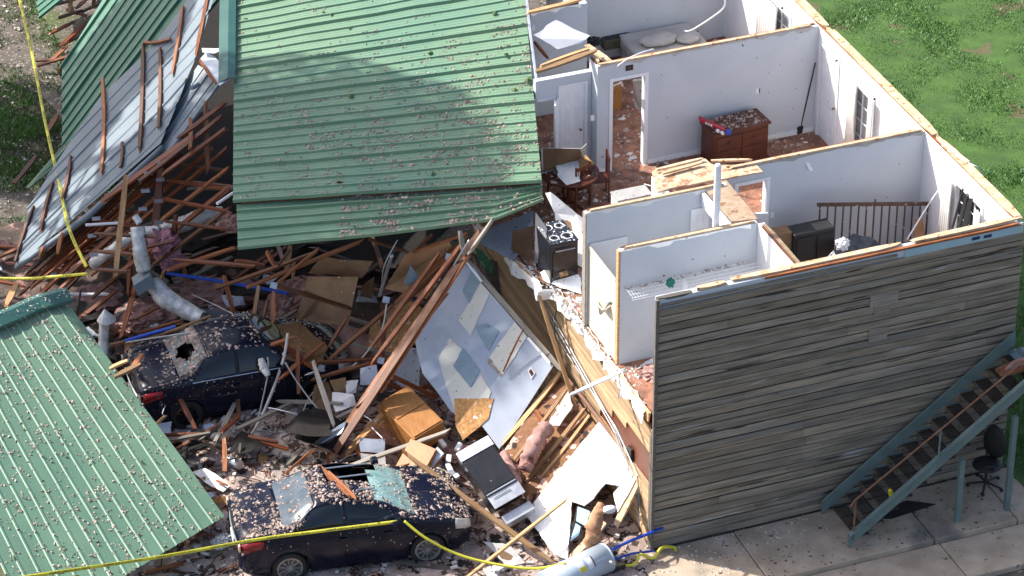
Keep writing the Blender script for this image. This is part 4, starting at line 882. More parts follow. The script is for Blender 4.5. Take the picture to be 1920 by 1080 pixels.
# random fill of small boards deep in the wreck
rr = random.Random(77)
for k in range(150):
    x, y = rr.uniform(-9, -1.2), rr.uniform(4.5, 14); z = rr.uniform(.15, .9)
    if -7.4 < x < -2.5 and 5.8 < y < 8.6: continue
    a = rr.choice([2.5, 2.3, .4, rr.uniform(0, 3.1)]); L = rr.uniform(.5, 1.8); d = Vector((math.cos(a), math.sin(a), rr.uniform(-.2, .3)))*L
    o = plank('scrap_board', (x, y, z), Vector((x, y, z))+d, .09, .04, rr.choice(['dark', 'dark', 'orange', 'grey']), seed=k+200); tag(o, 'short brown scrap board lying low in the shaded wreck', 'scrap board', 'scrap boards low in the wreck')
rr = random.Random(91)
for k in range(16):
    x, y = rr.uniform(-8.5, -1.5), rr.uniform(8.6, 12.5) if k < 11 else rr.uniform(4.6, 5.6); s = rr.uniform(.25, .6); z = rr.uniform(.3, .9); a = rr.uniform(0, 6)
    o = slab('torn_felt', [Vector((x+math.cos(a+t)*s*rr.uniform(.4, 1.3), y+math.sin(a+t)*s*rr.uniform(.4, 1.3), z+rr.uniform(-.2, .2))) for t in (0, 1.2, 2.5, 3.9, 5.2)], .01, MATS['soaked black underlayment'], jag=.03, seg=.12, warp=.1); tag(o, 'torn black roofing felt crumpled low in the wreck', 'roofing felt', 'torn roofing felt in the wreck')  # black scraps added to deepen the shade between the wreckage
rr = random.Random(78)
for k in range(34):
    x, y = rr.uniform(-7.5, -.8), rr.uniform(2.4, 5.8); z = rr.uniform(.1, .35); a = rr.uniform(0, 3.1); L = rr.uniform(.25, .8)
    if -7.2 < x < -2.6 and y < 3.9: continue
    o = plank('scrap_board', (x, y, z), (x+math.cos(a)*L, y+math.sin(a)*L, z+rr.uniform(-.1, .2)), rr.uniform(.04, .1), .03, rr.choice(['orange', 'new', 'orange', 'grey']), seed=k+300); tag(o, 'short splintered scrap board lying on the pale rubble between the cars', 'scrap board', 'scrap boards between the cars')
# ================================================================== FALLEN PAINTED WALL
pw = empty('fallen_wall', (-1.6, 4, .4), 'fallen interior wall painted pale blue with cream and slate diamonds', 'fallen wall')
wp = plane(P(868, 492, 2.95), P(1037, 686, 1.75), P(935, 842, .55))
slab('drywall_face', [wp(*q) for q in ((868, 490), (1037, 686), (936, 842), (905, 800), (880, 790), (846, 772), (820, 735), (792, 700), (778, 640))], .03, mat('pale blue painted drywall', (.42, .465, .54), (.38, .42, .49), 2, .8, spots=[((.08, .06, .06), 15, .715, 4)], big=((.32, .375, .47), 1.1, .5)), pw, side=M['gyp'])
for (pl, m) in ((((901, 530), (918, 550), (882, 631), (860, 600)), 'crpaint'), (((843, 634), (868, 656), (850, 686), (884, 727), (902, 703), (921, 735), (905, 790), (855, 775), (836, 722), (822, 672)), 'crpaint'),
                (((868, 653), (901, 694), (882, 727), (850, 686)), 'tealp'), (((893, 612), (914, 606), (936, 620), (917, 658), (905, 640)), 'tealp'), (((965, 604), (988, 632), (943, 703), (916, 672)), 'crpaint'), (((889, 497), (903, 524), (880, 570), (868, 545)), 'tealp'),
                (((918, 670), (942, 700), (940, 708), (914, 680)), 'grey'), (((852, 748), (926, 747), (916, 785), (900, 800), (868, 826), (855, 800)), 'ply')):
    n_p = [wp(x, y, .012 if m in ('crpaint', 'grey') else .017) for x, y in pl]; slab('painted_diamond' if m in ('crpaint', 'tealp') else 'bare_patch', n_p, .004, M[m], pw, jag=.01, seg=.1)
b = MB()
plank('edge_stud', wp(872, 484, -.05), wp(1062, 705, -.06), .10, .07, 'grey', pw, roll=wp.n)
plank('edge_trim', wp(875, 492, .02), wp(905, 530, .02), .05, .02, M['white'], pw, roll=wp.n); plank('edge_trim', wp(988, 632, .02), wp(1034, 684, .02), .05, .02, M['white'], pw, roll=wp.n)
slab('wall_socket', [wp(*q, .02) for q in ((989, 695), (996, 688), (1004, 700), (997, 711))], .01, M['wallw'], pw); slab('socket_hole', [wp(*q, .03) for q in ((992, 697), (996, 692), (1001, 700), (997, 706))], .008, M['chest'], pw)
# open frame and white drywall continuing
fw = empty('fallen_wall', (-1.2, 1.5, .4), 'fallen wall frame with bare studs and a blinding white drywall sheet', 'fallen wall')
wq = plane(P(1037, 690, 1.6), P(1195, 886, 1.15), P(985, 962, .42))
slab('sheathing', [wq(x, y, -.14) for x, y in ((1040, 690), (1118, 795), (1000, 960), (935, 845))], .02, mat('torn sheathing and insulation', (.26, .13, .06), (.12, .05, .025), 5, .9, bump=1., det=8, spots=[((.55, .36, .30), 5, .56, 5), ((.03, .015, .01), 6, .6, 5)]), fw)
slab('drywall_sheet', [wq(*q) for q in ((1126, 788), (1150, 820), (1197, 887), (1158, 960), (1150, 925), (1163, 910), (1135, 906), (1112, 935), (1095, 948), (1072, 940), (1064, 1048), (1040, 1040), (985, 965), (1030, 905), (1075, 850))], .03, M['gyp'], fw, jag=.015, seg=.12)
slab('drywall_sheet', [wq(x, y, .03) for x, y in ((1066, 735), (1075, 762), (1050, 800), (1035, 800), (1030, 792))], .02, M['gyp'], fw, jag=.02)
plank('edge_stud', wq(1200, 886, -.06), wq(1150, 990, -.06), .14, .06, 'plate', fw, roll=wq.n); plank('edge_stud', wq(1138, 975, -.05), wq(1062, 1050, -.07), .14, .06, 'plate', fw, roll=wq.n)
plank('edge_stud', wq(1048, 690, -.02), wq(1200, 884, -.05), .06, .10, 'orange', fw, roll=wq.n)
lump_tube('pink_batt', [wq(1030, 805, .10), wq(1008, 840, .14), wq(985, 885, .08)], [.13, .17, .13], M['pink'], fw, amp=.35); lump_tube('pink_batt', [wq(945, 850, .0), wq(965, 900, .05), wq(975, 935, .0)], [.08, .13, .08], M['pink'], fw, amp=.4)
fi = lump_tube('insulation_batt', [P(1128, 945, 1.0), P(1115, 985, .8), P(1108, 1025, .35)], [.07, .15, .12], mat('tan paper faced insulation', (.48, .27, .15), (.32, .15, .08), 7, .9, bump=.8), None, amp=.4); tag(fi, 'tan paper faced insulation batt drooping above the water heater', 'insulation')
fi = blob('white_bundle', P(1143, 955, 1.0), (.12, .09, .07), M['paperw']); tag(fi, 'crumpled white cloth in the hole of the fallen white wall', 'cloth')
mr = slab('mirror_piece', [wq(x, y, .06) for x, y in ((1085, 953), (1108, 962), (1100, 990), (1082, 980))], .01, M['sky']); tag(mr, 'upper light blue mirror shard on the fallen white wall', 'mirror')
mr = slab('mirror_piece', [wq(x, y, .05) for x, y in ((1081, 984), (1090, 990), (1087, 1005), (1070, 1018))], .01, M['sky']); tag(mr, 'lower light blue mirror shard beside the black strip', 'mirror')
o = plank('black_strip', wq(1085, 952, .05), wq(1063, 1045, .05), .02, .02, 'black'); tag(o, 'thin black strip beside the mirror shards', 'strip')
o = plank('white_strip', PY(1095, 735, .8)+Vector((-.3, 0, .0)), P(1180, 690, 2.9), .08, .03, M['white_m']); tag(o, 'white metal light fixture strip hanging from the floor edge', 'fixture')
o = slab('torn_vinyl', [P(x, y, z) for x, y, z in ((1160, 700, 2.8), (1200, 690, 3.0), (1225, 670, 3.02), (1222, 695, 2.9), (1196, 705, 2.75), (1170, 730, 2.5), (1158, 752, 2.3))], .008, M['white'], jag=.02); tag(o, 'torn white vinyl sheet draped over the floor edge', 'vinyl sheet')
o = slab('broken_board', [P(x, y, 2.2) for x, y in ((1178, 722), (1222, 740), (1222, 745), (1218, 800), (1175, 745))], .03, M['plate'], jag=.03); tag(o, 'broken pale strand board under the torn vinyl sheet', 'board')
# ================================================================== PANELS AND DRYWALL SCRAPS  (list of points, z pattern, material, label)
def pan(name, pts, m, lb, cat='drywall piece', th=.014, jag=.02, warp=.03, side='paper', group=None):
    o = slab(name, [P(*p) for p in pts], th, M[m], jag=jag, side=M[side] if side else None, warp=warp); return tag(o, lb, cat, group)
pan('brown_panel', [(577, 518, 2.1), (672, 519, 2.1), (652, 612, 1.0), (555, 598, 1.0)], 'paper', 'large brown board back half covered in flecks standing in the wreck', 'panel', jag=0)
pan('black_edge', [(590, 563, 1.62), (598, 563, 1.6), (585, 590, 1.15), (560, 602, .95)], 'black', 'curved black edge strip on the brown panel', 'strip', jag=0)
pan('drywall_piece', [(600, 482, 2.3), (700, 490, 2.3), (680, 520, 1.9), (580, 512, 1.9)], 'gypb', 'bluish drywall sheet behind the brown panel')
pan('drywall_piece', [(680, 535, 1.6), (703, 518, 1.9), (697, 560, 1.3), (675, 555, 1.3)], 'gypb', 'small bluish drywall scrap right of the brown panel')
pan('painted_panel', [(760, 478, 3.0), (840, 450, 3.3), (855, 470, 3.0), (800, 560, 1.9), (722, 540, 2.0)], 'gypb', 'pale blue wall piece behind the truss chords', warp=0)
pan('painted_panel', [(770, 498, 2.75), (785, 518, 2.5), (775, 540, 2.25), (757, 530, 2.4)], 'tealp', 'dark slate diamond on the blue wall piece', warp=0, side=None)
pan('sheathing_panel', [(700, 600, 1.2), (760, 555, 1.7), (800, 585, 1.6), (745, 690, .7), (685, 650, .7)], 'ply', 'tan strand board panel behind the dark web board', 'panel')
pan('sheathing_panel', [(505, 610, 1.2), (560, 602, 1.2), (615, 650, 1.15), (600, 685, 1.12), (520, 672, 1.2), (485, 640, 1.25)], 'ply', 'strand board sheet littered with flecks above the dark car', 'panel')
pan('pink_mat', [(560, 602, .75), (650, 612, .8), (700, 655, .5), (640, 690, .4), (600, 640, .6)], 'pink', 'sheet of pink insulation beside the strand board', 'insulation', th=.05)
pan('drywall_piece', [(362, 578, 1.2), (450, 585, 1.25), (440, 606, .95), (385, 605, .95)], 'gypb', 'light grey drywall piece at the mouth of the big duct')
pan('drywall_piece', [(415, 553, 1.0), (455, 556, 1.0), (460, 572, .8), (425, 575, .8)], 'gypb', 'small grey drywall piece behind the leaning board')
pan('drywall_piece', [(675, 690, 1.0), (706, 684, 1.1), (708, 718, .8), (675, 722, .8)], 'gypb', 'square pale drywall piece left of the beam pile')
pan('drywall_piece', [(622, 735, .75), (664, 740, .8), (668, 760, .6), (630, 772, .5), (618, 752, .6)], 'gyp', 'white drywall chunk below the brown boards')
pan('drywall_piece', [(648, 715, .9), (672, 712, .95), (668, 736, .7), (650, 742, .7)], 'gyp', 'small white drywall chunk above the larger one')
pan('cardboard_piece', [(590, 722, .9), (615, 715, .95), (625, 740, .7), (615, 790, .35), (598, 780, .4), (585, 745, .7)], 'paper', 'torn brown board with a white edge left of the white chunks')
pan('cardboard_piece', [(618, 714, 1.0), (648, 708, 1.0), (650, 735, .7), (630, 745, .6)], 'paper', 'second torn brown board touching the white chunk')
pan('drywall_piece', [(575, 782, .5), (590, 784, .5), (608, 805, .3), (600, 812, .3), (580, 798, .4)], 'gyp', 'white sliver on the rubble left of the beam foot')
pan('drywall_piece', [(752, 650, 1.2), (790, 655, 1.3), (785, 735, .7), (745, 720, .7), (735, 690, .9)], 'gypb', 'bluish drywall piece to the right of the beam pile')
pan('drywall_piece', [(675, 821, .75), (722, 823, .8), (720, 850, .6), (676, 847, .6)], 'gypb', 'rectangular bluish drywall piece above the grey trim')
pan('drywall_piece', [(676, 850, .6), (722, 853, .6), (722, 880, .35), (678, 870, .4)], 'gyp', 'white flecked drywall piece below the bluish rectangle')
pan('red_mat', [(690, 790, .55), (752, 795, .6), (754, 840, .3), (678, 822, .35)], 'floor', 'dark red carpet scrap in the shade of the beams', 'carpet', th=.02)
pan('drywall_piece', [(360, 885, .2), (385, 878, .25), (432, 910, .2), (418, 922, .15), (385, 905, .2)], 'gyp', 'curled white drywall sheet beside the lower left roof')
pan('drywall_piece', [(905, 1015, .3), (955, 1022, .35), (985, 1055, .2), (948, 1062, .15), (930, 1038, .2)], 'gyp', 'white drywall panel on the ground left of the joist end')
pan('drywall_piece', [(905, 1065, .12), (935, 1058, .15), (940, 1080, .1), (915, 1085, .1)], 'gyp', 'white drywall panel cut by the bottom of the photo')
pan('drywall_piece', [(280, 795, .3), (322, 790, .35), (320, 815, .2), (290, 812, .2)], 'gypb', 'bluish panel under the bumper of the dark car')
pan('drywall_piece', [(1000, 66, 5.6), (1042, 38, 5.7), (1107, 66, 5.45), (1088, 82, 5.35), (1045, 92, 5.35)], 'wallw', 'bright white panel tilted above the stub wall', warp=.02)
pan('drywall_piece', [(1022, 362, 4.15), (1032, 360, 4.2), (1092, 408, 3.75), (1096, 505, 2.98), (1050, 470, 3.2), (1040, 400, 3.8)], 'gyp', 'white speckled ceiling piece leaning behind the black stove')
pan('drywall_piece', [(1013, 510, 3.15), (1040, 494, 3.2), (1072, 500, 3.15), (1088, 520, 3.1), (1090, 550, 3.0), (1050, 540, 3.02), (1020, 525, 3.05)], 'gyp', 'round broken ceiling piece with a brown hole in front of the stove')
pan('bare_patch', [(1048, 508, 3.27), (1062, 505, 3.28), (1066, 515, 3.24), (1050, 520, 3.22)], 'ply', 'brown torn hole in the round ceiling piece', side=None, warp=0, th=.006)
pan('drywall_piece', [(895, 440, 3.15), (1000, 395, 3.5), (1002, 440, 3.2), (962, 488, 3.0), (905, 462, 3.02)], 'gypb', 'grey speckled drywall sheet at the floor edge left of the stove')
pan('sheathing_panel', [(962, 432, 3.6), (1000, 425, 3.7), (998, 485, 3.05), (958, 470, 3.05)], 'grey', 'weathered board panel next to the stove', 'panel')
pan('green_scrap', [(890, 462, 3.1), (905, 470, 3.1), (928, 500, 2.6), (920, 515, 2.5), (900, 490, 2.8)], 'greend', 'dark green bent metal scrap under the floor edge', 'metal scrap', side=None)
pan('rubble_sheet', [(885, 475, 1.9), (960, 500, 1.5), (980, 560, .8), (950, 590, .6), (905, 520, 1.2)], 'grey', 'dark weathered board sheet behind the painted wall', 'panel')
pan('drywall_piece', [(1043, 290, 3.9), (1087, 290, 3.85), (1088, 340, 3.72), (1062, 347, 3.72), (1045, 330, 3.76)], 'gyp', 'white flecked ceiling piece lying on the dining table', warp=0)
pan('ceiling_scrap', [(1082, 288, 3.9), (1098, 290, 3.86), (1115, 308, 3.8), (1090, 320, 3.76)], 'ply', 'brown ceiling scrap on the dining table', 'panel')
pan('cardboard_piece', [(1014, 276, 4.2), (1090, 278, 4.2), (1100, 268, 4.3), (1095, 300, 3.8), (1016, 325, 3.7)], 'paper', 'brown cardboard sheet standing behind the dining table', 'cardboard', jag=0, side='gyp')
pan('foam_strip', [(1503, 294, 5.3), (1510, 292, 5.3), (1526, 318, 5.05), (1521, 321, 5.05)], 'white', 'folded pale paper strip hanging on the wall behind the bed rail', 'paper strip', jag=0, side=None)
# metal roof scrap by the beams
pan('metal_scrap', [(585, 835, .6), (612, 810, .8), (650, 790, .95), (640, 812, .8), (612, 832, .55)], 'steel', 'bent grey metal sheet at the foot of the beam pile', 'metal sheet', side=None)
rr = random.Random(31)
for k in range(60):
    x, y = rr.uniform(-7.5, -.8), rr.uniform(.6, 6.5)
    if -7.3 < x < -2.5 and (.5 < y < 3.8): continue
    s = rr.uniform(.06, .2); z = rr.uniform(.08, .3); a = rr.uniform(0, 6)
    o = slab('drywall_scrap', [Vector((x+math.cos(a+t)*s*rr.uniform(.5, 1.2), y+math.sin(a+t)*s*rr.uniform(.5, 1.2), z+rr.uniform(-.05, .05))) for t in (0, 1.4, 2.7, 4.2, 5.3)], .012, M[rr.choice(['gyp', 'gyp', 'gypb', 'paper', 'ply'])], jag=.01, seg=.06)
    tag(o, 'small broken drywall scrap lying on the rubble', 'drywall scrap', 'drywall scraps on the rubble')
for k in range(36):
    x, y = rr.uniform(-9.3, -1.0), rr.uniform(7.5, 13.5); s = rr.uniform(.1, .35); z = rr.uniform(.15, .5); a = rr.uniform(0, 6)
    o = slab('drywall_scrap', [Vector((x+math.cos(a+t)*s*rr.uniform(.5, 1.2), y+math.sin(a+t)*s*rr.uniform(.5, 1.2), z+rr.uniform(-.1, .1))) for t in (0, 1.4, 2.7, 4.2, 5.3)], .012, M[rr.choice(['gypb', 'gypb', 'paper', 'ply', 'pink'])], jag=.015, seg=.08)
    tag(o, 'drywall or board scrap deep in the shaded part of the wreck', 'drywall scrap', 'scraps in the shaded wreck')
# ================================================================== DUCTS, PIPES, CABLES
du = empty('air_duct', P(320, 590, .6), 'large crinkled silver duct with an open end above the dark car', 'duct')
lump_tube('duct_tube', [P(258, 425, 2.9), P(262, 470, 2.5), P(270, 505, 2.1)], [.14, .14, .15], M['foil'], du, amp=.10)
lump_tube('duct_tube', [P(285, 530, 1.7), P(312, 560, 1.5), P(345, 580, 1.35), P(368, 592, 1.3), P(383, 598, 1.28)], [.16, .19, .17, .14, .13], M['foil'], du, amp=.12)
b = MB(); c, d = P(378, 596, 1.30), P(386, 599, 1.28); b.tube([c, d], .135, 14, caps=True); hp(b, 'open_end', 'black', parent=du)
b = MB(); o_ = P(246, 520, 1.9); a_ = P(277, 499, 2.1)-o_; b_ = P(256, 540, 1.65)-o_; b.obox(o_, a_, b_, a_.cross(b_).normalized()*-.35); hp(b, 'plenum_box', 'galv', parent=du, bv=.01)
b = MB(); b.tube([P(262, 418, 3.0), P(253, 405, 3.1)], .07, 10); hp(b, 'duct_neck', 'foil', parent=du)
o = lump_tube('air_duct', [P(175, 495, 1.5), P(215, 465, 2.0), P(262, 435, 2.3), P(300, 432, 2.35)], [.12, .10, .09, .12], M['foil'], amp=.12); tag(o, 'long thin silver duct slanting behind the fallen rafters', 'duct')
o = lump_tube('air_duct', [P(305, 432, 2.2), P(345, 420, 2.4), P(385, 402, 2.6), P(418, 400, 2.6)], [.15, .15, .14, .13], M['foil'], amp=.14); tag(o, 'silver duct ending at the edge of the largest green roof', 'duct')
sp = empty('stove_pipe', P(192, 690, .4), 'upright silver stove pipe with a cone cap beside the lower left roof', 'stove pipe')
lump_tube('pipe', [P(192, 690, .7), P(194, 640, 1.1), P(196, 600, 1.5)], [.10, .10, .10], M['foil'], sp, amp=.05); b = MB(); c = P(198, 600, 1.5); b.tube([c+Vector((0, 0, -.02)), c+Vector((.02, 0, .0)), c+Vector((0, 0, .24))], .1, 12, radii=[.10, .19, .015]); hp(b, 'cone_cap', 'foil', parent=sp)
o = lump_tube('pipe_flange', [P(178, 680, 1.1), P(208, 690, 1.0)], [.12, .12], M['foil'], amp=.2, flat=.5); tag(o, 'crushed silver flange at the foot of the stove pipe', 'duct')
o = blob('insulation_clump', P(312, 460, 2.2), (.28, .3, .3), M['purple'], amp=.5); tag(o, 'purple pink insulation clump hanging in the rafters', 'insulation')
o = blob('insulation_clump', P(322, 488, 1.9), (.22, .2, .2), M['purple'], amp=.5); tag(o, 'smaller purple insulation clump below the hanging one', 'insulation')
o = blob('insulation_clump', P(432, 418, 2.6), (.22, .2, .16), M['pink'], amp=.5); tag(o, 'pale pink insulation clump at the left edge of the green roof', 'insulation')
for k, (x, y, sx_, sy_, sz) in enumerate(((290, 590, .7, .5, .3), (250, 605, .4, .4, .2), (400, 560, .9, .6, .25), (340, 545, .7, .4, .2), (560, 560, .6, .5, .4), (640, 640, .5, .4, .2), (520, 590, .5, .4, .3), (180, 560, .5, .5, .15), (690, 660, .4, .4, .2))):
    o = blob('insulation_mound', P(x, y, .3), (sx_, sy_, sz), M['pink'], amp=.35, fr=3, sub=4); tag(o, 'dusty pink insulation mound on the ground of the shaded wreck', 'insulation', 'insulation mounds in the wreck')
for k, (x, y) in enumerate(((870, 780), (905, 790), (860, 850), (925, 870), (640, 840), (1230, 700))):
    o = blob('insulation_mound', P(x, y, .35 if k < 5 else 3.0), (.25, .22, .12), M['pink'], amp=.45, fr=3, sub=3); tag(o, ['pink insulation lump at the foot of the painted wall', 'pink insulation lump right of the orange cabinet', 'pink insulation lump beside the white clutter', 'pink insulation lump behind the oven', 'pink insulation lump near the beam foot', 'pink insulation lump in the closet corner'][k], 'insulation')
b = MB(); b.tube([P(232, 640, 1.2), P(280, 626, 1.3), P(330, 612, 1.4)], .035, 8); o = hp(b, 'blue_tube', 'blue', parent=None); tag(o, 'blue tube lying across the trunk of the dark car', 'tube')
b = MB(); b.tube([P(312, 512, 1.8), P(400, 525, 1.6), P(540, 550, 1.4)], .035, 8); o = hp(b, 'blue_tube', 'blue', parent=None); tag(o, 'long blue tube running behind the truss boards', 'tube')
b = MB(); b.tube([P(1148, 1030, .5), P(1180, 1015, .5), P(1243, 990, .45)], .028, 8); o = hp(b, 'blue_tube', 'blue', parent=None); tag(o, 'upper blue pole leaning on the plank wall corner', 'pole')
b = MB(); b.tube([P(1140, 1052, .25), P(1185, 1038, .25), P(1225, 1033, .2)], .022, 8); o = hp(b, 'blue_tube', 'blue', parent=None); tag(o, 'lower blue pole by the plank wall corner', 'pole')
b = MB(); b.tube([P(152, 542, 1.8), P(146, 575, 1.5), P(140, 618, .8)], .022, 8); o = hp(b, 'black_cable', 'black', parent=None); tag(o, 'black cable hanging next to the teal ridge cap', 'cable')
for (a, c, z, lb) in (((128, 551), (205, 552), .7, 'thin white pipe lying beside the teal ridge cap'), ((112, 573), (185, 602), .5, 'white slotted fixture lying by the stove pipe'), ((160, 422), (222, 418), 2.2, 'short white pipe among the rafters'), ((407, 382), (437, 362), 3.6, 'white bent tube at the left edge of the green roof')):
    b = MB(); b.tube([P(*a, z), P(*c, z)], .03, 6); o = hp(b, 'white_pipe', 'white', parent=None); tag(o, lb, 'pipe')
def cable(pts, r, m, lb, nm='cable'):
    pts = [P(*p) for p in pts]; Q = []
    for i in range(len(pts)-1):
        p0 = pts[max(i-1, 0)]; p1 = pts[i]; p2 = pts[i+1]; p3 = pts[min(i+2, len(pts)-1)]
        for k in range(6):
            t = k/6; Q.append(.5*((2*p1)+(p2-p0)*t+(2*p0-5*p1+4*p2-p3)*t*t+(3*p1-p0-3*p2+p3)*t**3))
    Q.append(pts[-1]); b = MB(); b.tube(Q, r, 6); o = b.build(nm, M[m], smooth=True); tag(o, lb, 'cable')
cable([(482, 650, 1.4), (500, 665, 1.3), (502, 700, 1.1), (490, 760, .5), (478, 805, .3)], .016, 'cable', 'grey cable loop left of the white hanging rag')
cable([(540, 625, 1.6), (530, 680, 1.2), (500, 760, .6), (478, 805, .3), (440, 850, .2)], .03, 'cable', 'thickest pale cable hanging in front of the dark car')
cable([(535, 680, 1.3), (560, 720, .9), (600, 770, .5), (640, 788, .4)], .016, 'cable', 'cable sweeping right from the pale thick cable')
cable([(612, 710, .8), (580, 745, .6), (560, 790, .3), (530, 810, .2), (478, 805, .2)], .013, 'cable', 'thin cable curling over the rubble')
cable([(725, 570, 2.2), (715, 620, 1.8), (680, 670, 1.2), (655, 690, 1.0)], .016, 'cable', 'pale cable hanging from the truss plate')
cable([(360, 552, 1.3), (420, 580, 1.4), (470, 610, 1.4), (500, 650, 1.2)], .012, 'cable', 'thin pale wire over the pink insulation')
cable([(230, 643, 1.3), (300, 632, 1.35), (400, 617, 1.5), (445, 610, 1.5)], .016, 'cable', 'pale lath like wire above the blue tube')
cable([(735, 478, 3.3), (722, 520, 2.7), (712, 555, 2.2)], .035, 'steel', 'grey conduit hanging under the roof lip', 'conduit')
cable([(745, 450, 3.5), (720, 500, 3.0), (716, 540, 2.4)], .012, 'steel', 'thin wire beside the grey conduit')
cable([(880, 450, 3.9), (850, 500, 3.3), (832, 540, 2.9), (795, 588, 2.4)], .02, 'steel', 'steel rod lying on the beam pile', 'rod')
cable([(1058, 540, 2.9), (1040, 600, 2.2), (1050, 680, 1.6), (1080, 740, 1.2), (1160, 830, .9)], .008, 'black', 'thin black wire dangling along the tan plank wall')
cable([(1360, 40-40, 5.9), (1352, 20, 5.2), (1300, 55, 4.2), (1283, 58, 3.8)], .018, 'white', 'white cable falling onto the bed')
cable([(1225, 92, 5.5), (1200, 100, 5.6), (1170, 115, 5.5), (1148, 140, 5.0), (1142, 200, 4.0)], .014, 'white', 'white cable hanging beside the open doorway')
cable([(1795, 285, 5.35), (1770, 340, 4.7), (1740, 385, 4.2), (1700, 450, 3.6)], .016, 'white', 'white cord pair hanging over the bed rail')
cable([(1815, 305, 5.45), (1835, 315, 5.4), (1842, 330, 5.0)], .01, 'white', 'thin loop of wire outside the sunlit outer wall')
cable([(1388, 378, 5.3), (1375, 400, 5.0), (1370, 425, 4.5)], .012, 'white', 'white wire hanging behind the vent pipe')
cable([(1250, 320, 5.3), (1240, 350, 4.6), (1208, 345, 3.6)], .01, 'white', 'thin wires at the end of the dusty hall ceiling')
o = lump_tube('rag', [P(488, 672, 1.35), P(494, 690, 1.2), P(502, 705, 1.1)], [.05, .09, .06], M['curtain'], amp=.3, flat=.8); tag(o, 'pale rag hanging on the cables before the dark car', 'rag')
b = MB(); p = P(425, 862, .2); q = P(450, 872, .25); b.tube([p, q], .09, 12); o = hp(b, 'metal_can', 'steel', parent=None); tag(o, 'dented metal can on the rubble near the lower left roof', 'can')
for k in range(22):
    x, y = R.uniform(250, 860), R.uniform(560, 860); z = .25+R.random()*.5 if y > 700 else .6+R.random()*1.0; pts = [(x, y, z)]
    for q in range(3): x += R.uniform(-40, 40); y += R.uniform(-25, 30); z = max(.15, z+R.uniform(-.4, .2)); pts.append((x, y, z))
    cable(pts, R.uniform(.005, .011), R.choice(['cable', 'white', 'black', 'steel']), 'thin loose wire curling through the wreck'); COL.objects[-1]['group'] = 'loose wires in the wreck'
# water heater
wh = empty('water_heater', (-1.5, -.5, 0), 'grey cylindrical water heater tank lying on its side at the bottom of the photo', 'water heater')
a = P(1020, 1100, .30); c = P(1133, 1046, .30); ax = (c-a).normalized(); b = MB(); b.tube([a, c], .27, 36); tk = hp(b, 'tank', 'tank', parent=wh); tk.data.polygons.foreach_set('use_smooth', [len(p.vertices) < 5 for p in tk.data.polygons])
b = MB(); b.tube([c, c+ax*.012, c+ax*.03, c+ax*.06, c+ax*.07], .3, 36, radii=[.273, .282, .282, .24, .1]); e = hp(b, 'end_rim', 'tank', parent=wh); e.data.polygons.foreach_set('use_smooth', [len(p.vertices) < 5 for p in e.data.polygons])
def ontank(t, ang, L, da, r=.304):
    r -= .03
    V = []; u = ax.cross(Vector((0, 0, 1))).normalized(); v = u.cross(ax)
    for i in range(5):
        aa = ang+da*i/4
        for s in (t, t+L): V.append(a+ax*s+(u*math.cos(aa)+v*math.sin(aa))*r)
    return V, [(2*i, 2*i+1, 2*i+3, 2*i+2) for i in range(4)]
for (t, an, L, da, m, nm, r_) in ((.62, .55, .16, .7, 'paperw', 'paper_label', .303), (.84, .5, .12, .8, 'paperw', 'paper_label', .303), (.97, .5, .02, .8, 'chest', 'label_stripe', .305), (.66, .5, .13, .35, 'yel', 'warning_label', .306), (1.02, .75, .22, .03, 'white', 'label_stripe', .304), (.85, .62, .08, .3, 'wallw', 'label_stripe', .306)):
    V, F = ontank(t, an, L, da, r_); mk(nm, V, F, M[m], wh)
b = MB(); u = ax.cross(Vector((0, 0, 1))).normalized(); b.tube([c-ax*.09+u*.28+Vector((0, 0, .12)), c-ax*.09+u*.35+Vector((0, 0, .14))], .035, 10); hp(b, 'valve', 'steel', parent=wh)
o = plank('pipe_stub', a-ax*.1, a, .05, .05, 'steel')
COL.objects.unlink(o); bpy.data.objects.remove(o)
# ================================================================== CARS
def catm(P_, n):
    out = []
    for i in range(len(P_)-1):
        p0 = P_[max(i-1, 0)]; p1 = P_[i]; p2 = P_[i+1]; p3 = P_[min(i+2, len(P_)-1)]
        for k in range(n):
            t = k/n; out.append(.5*((2*p1)+(p2-p0)*t+(2*p0-5*p1+4*p2-p3)*t*t+(3*p1-p0-3*p2+p3)*t**3))
    out.append(P_[-1]); return out
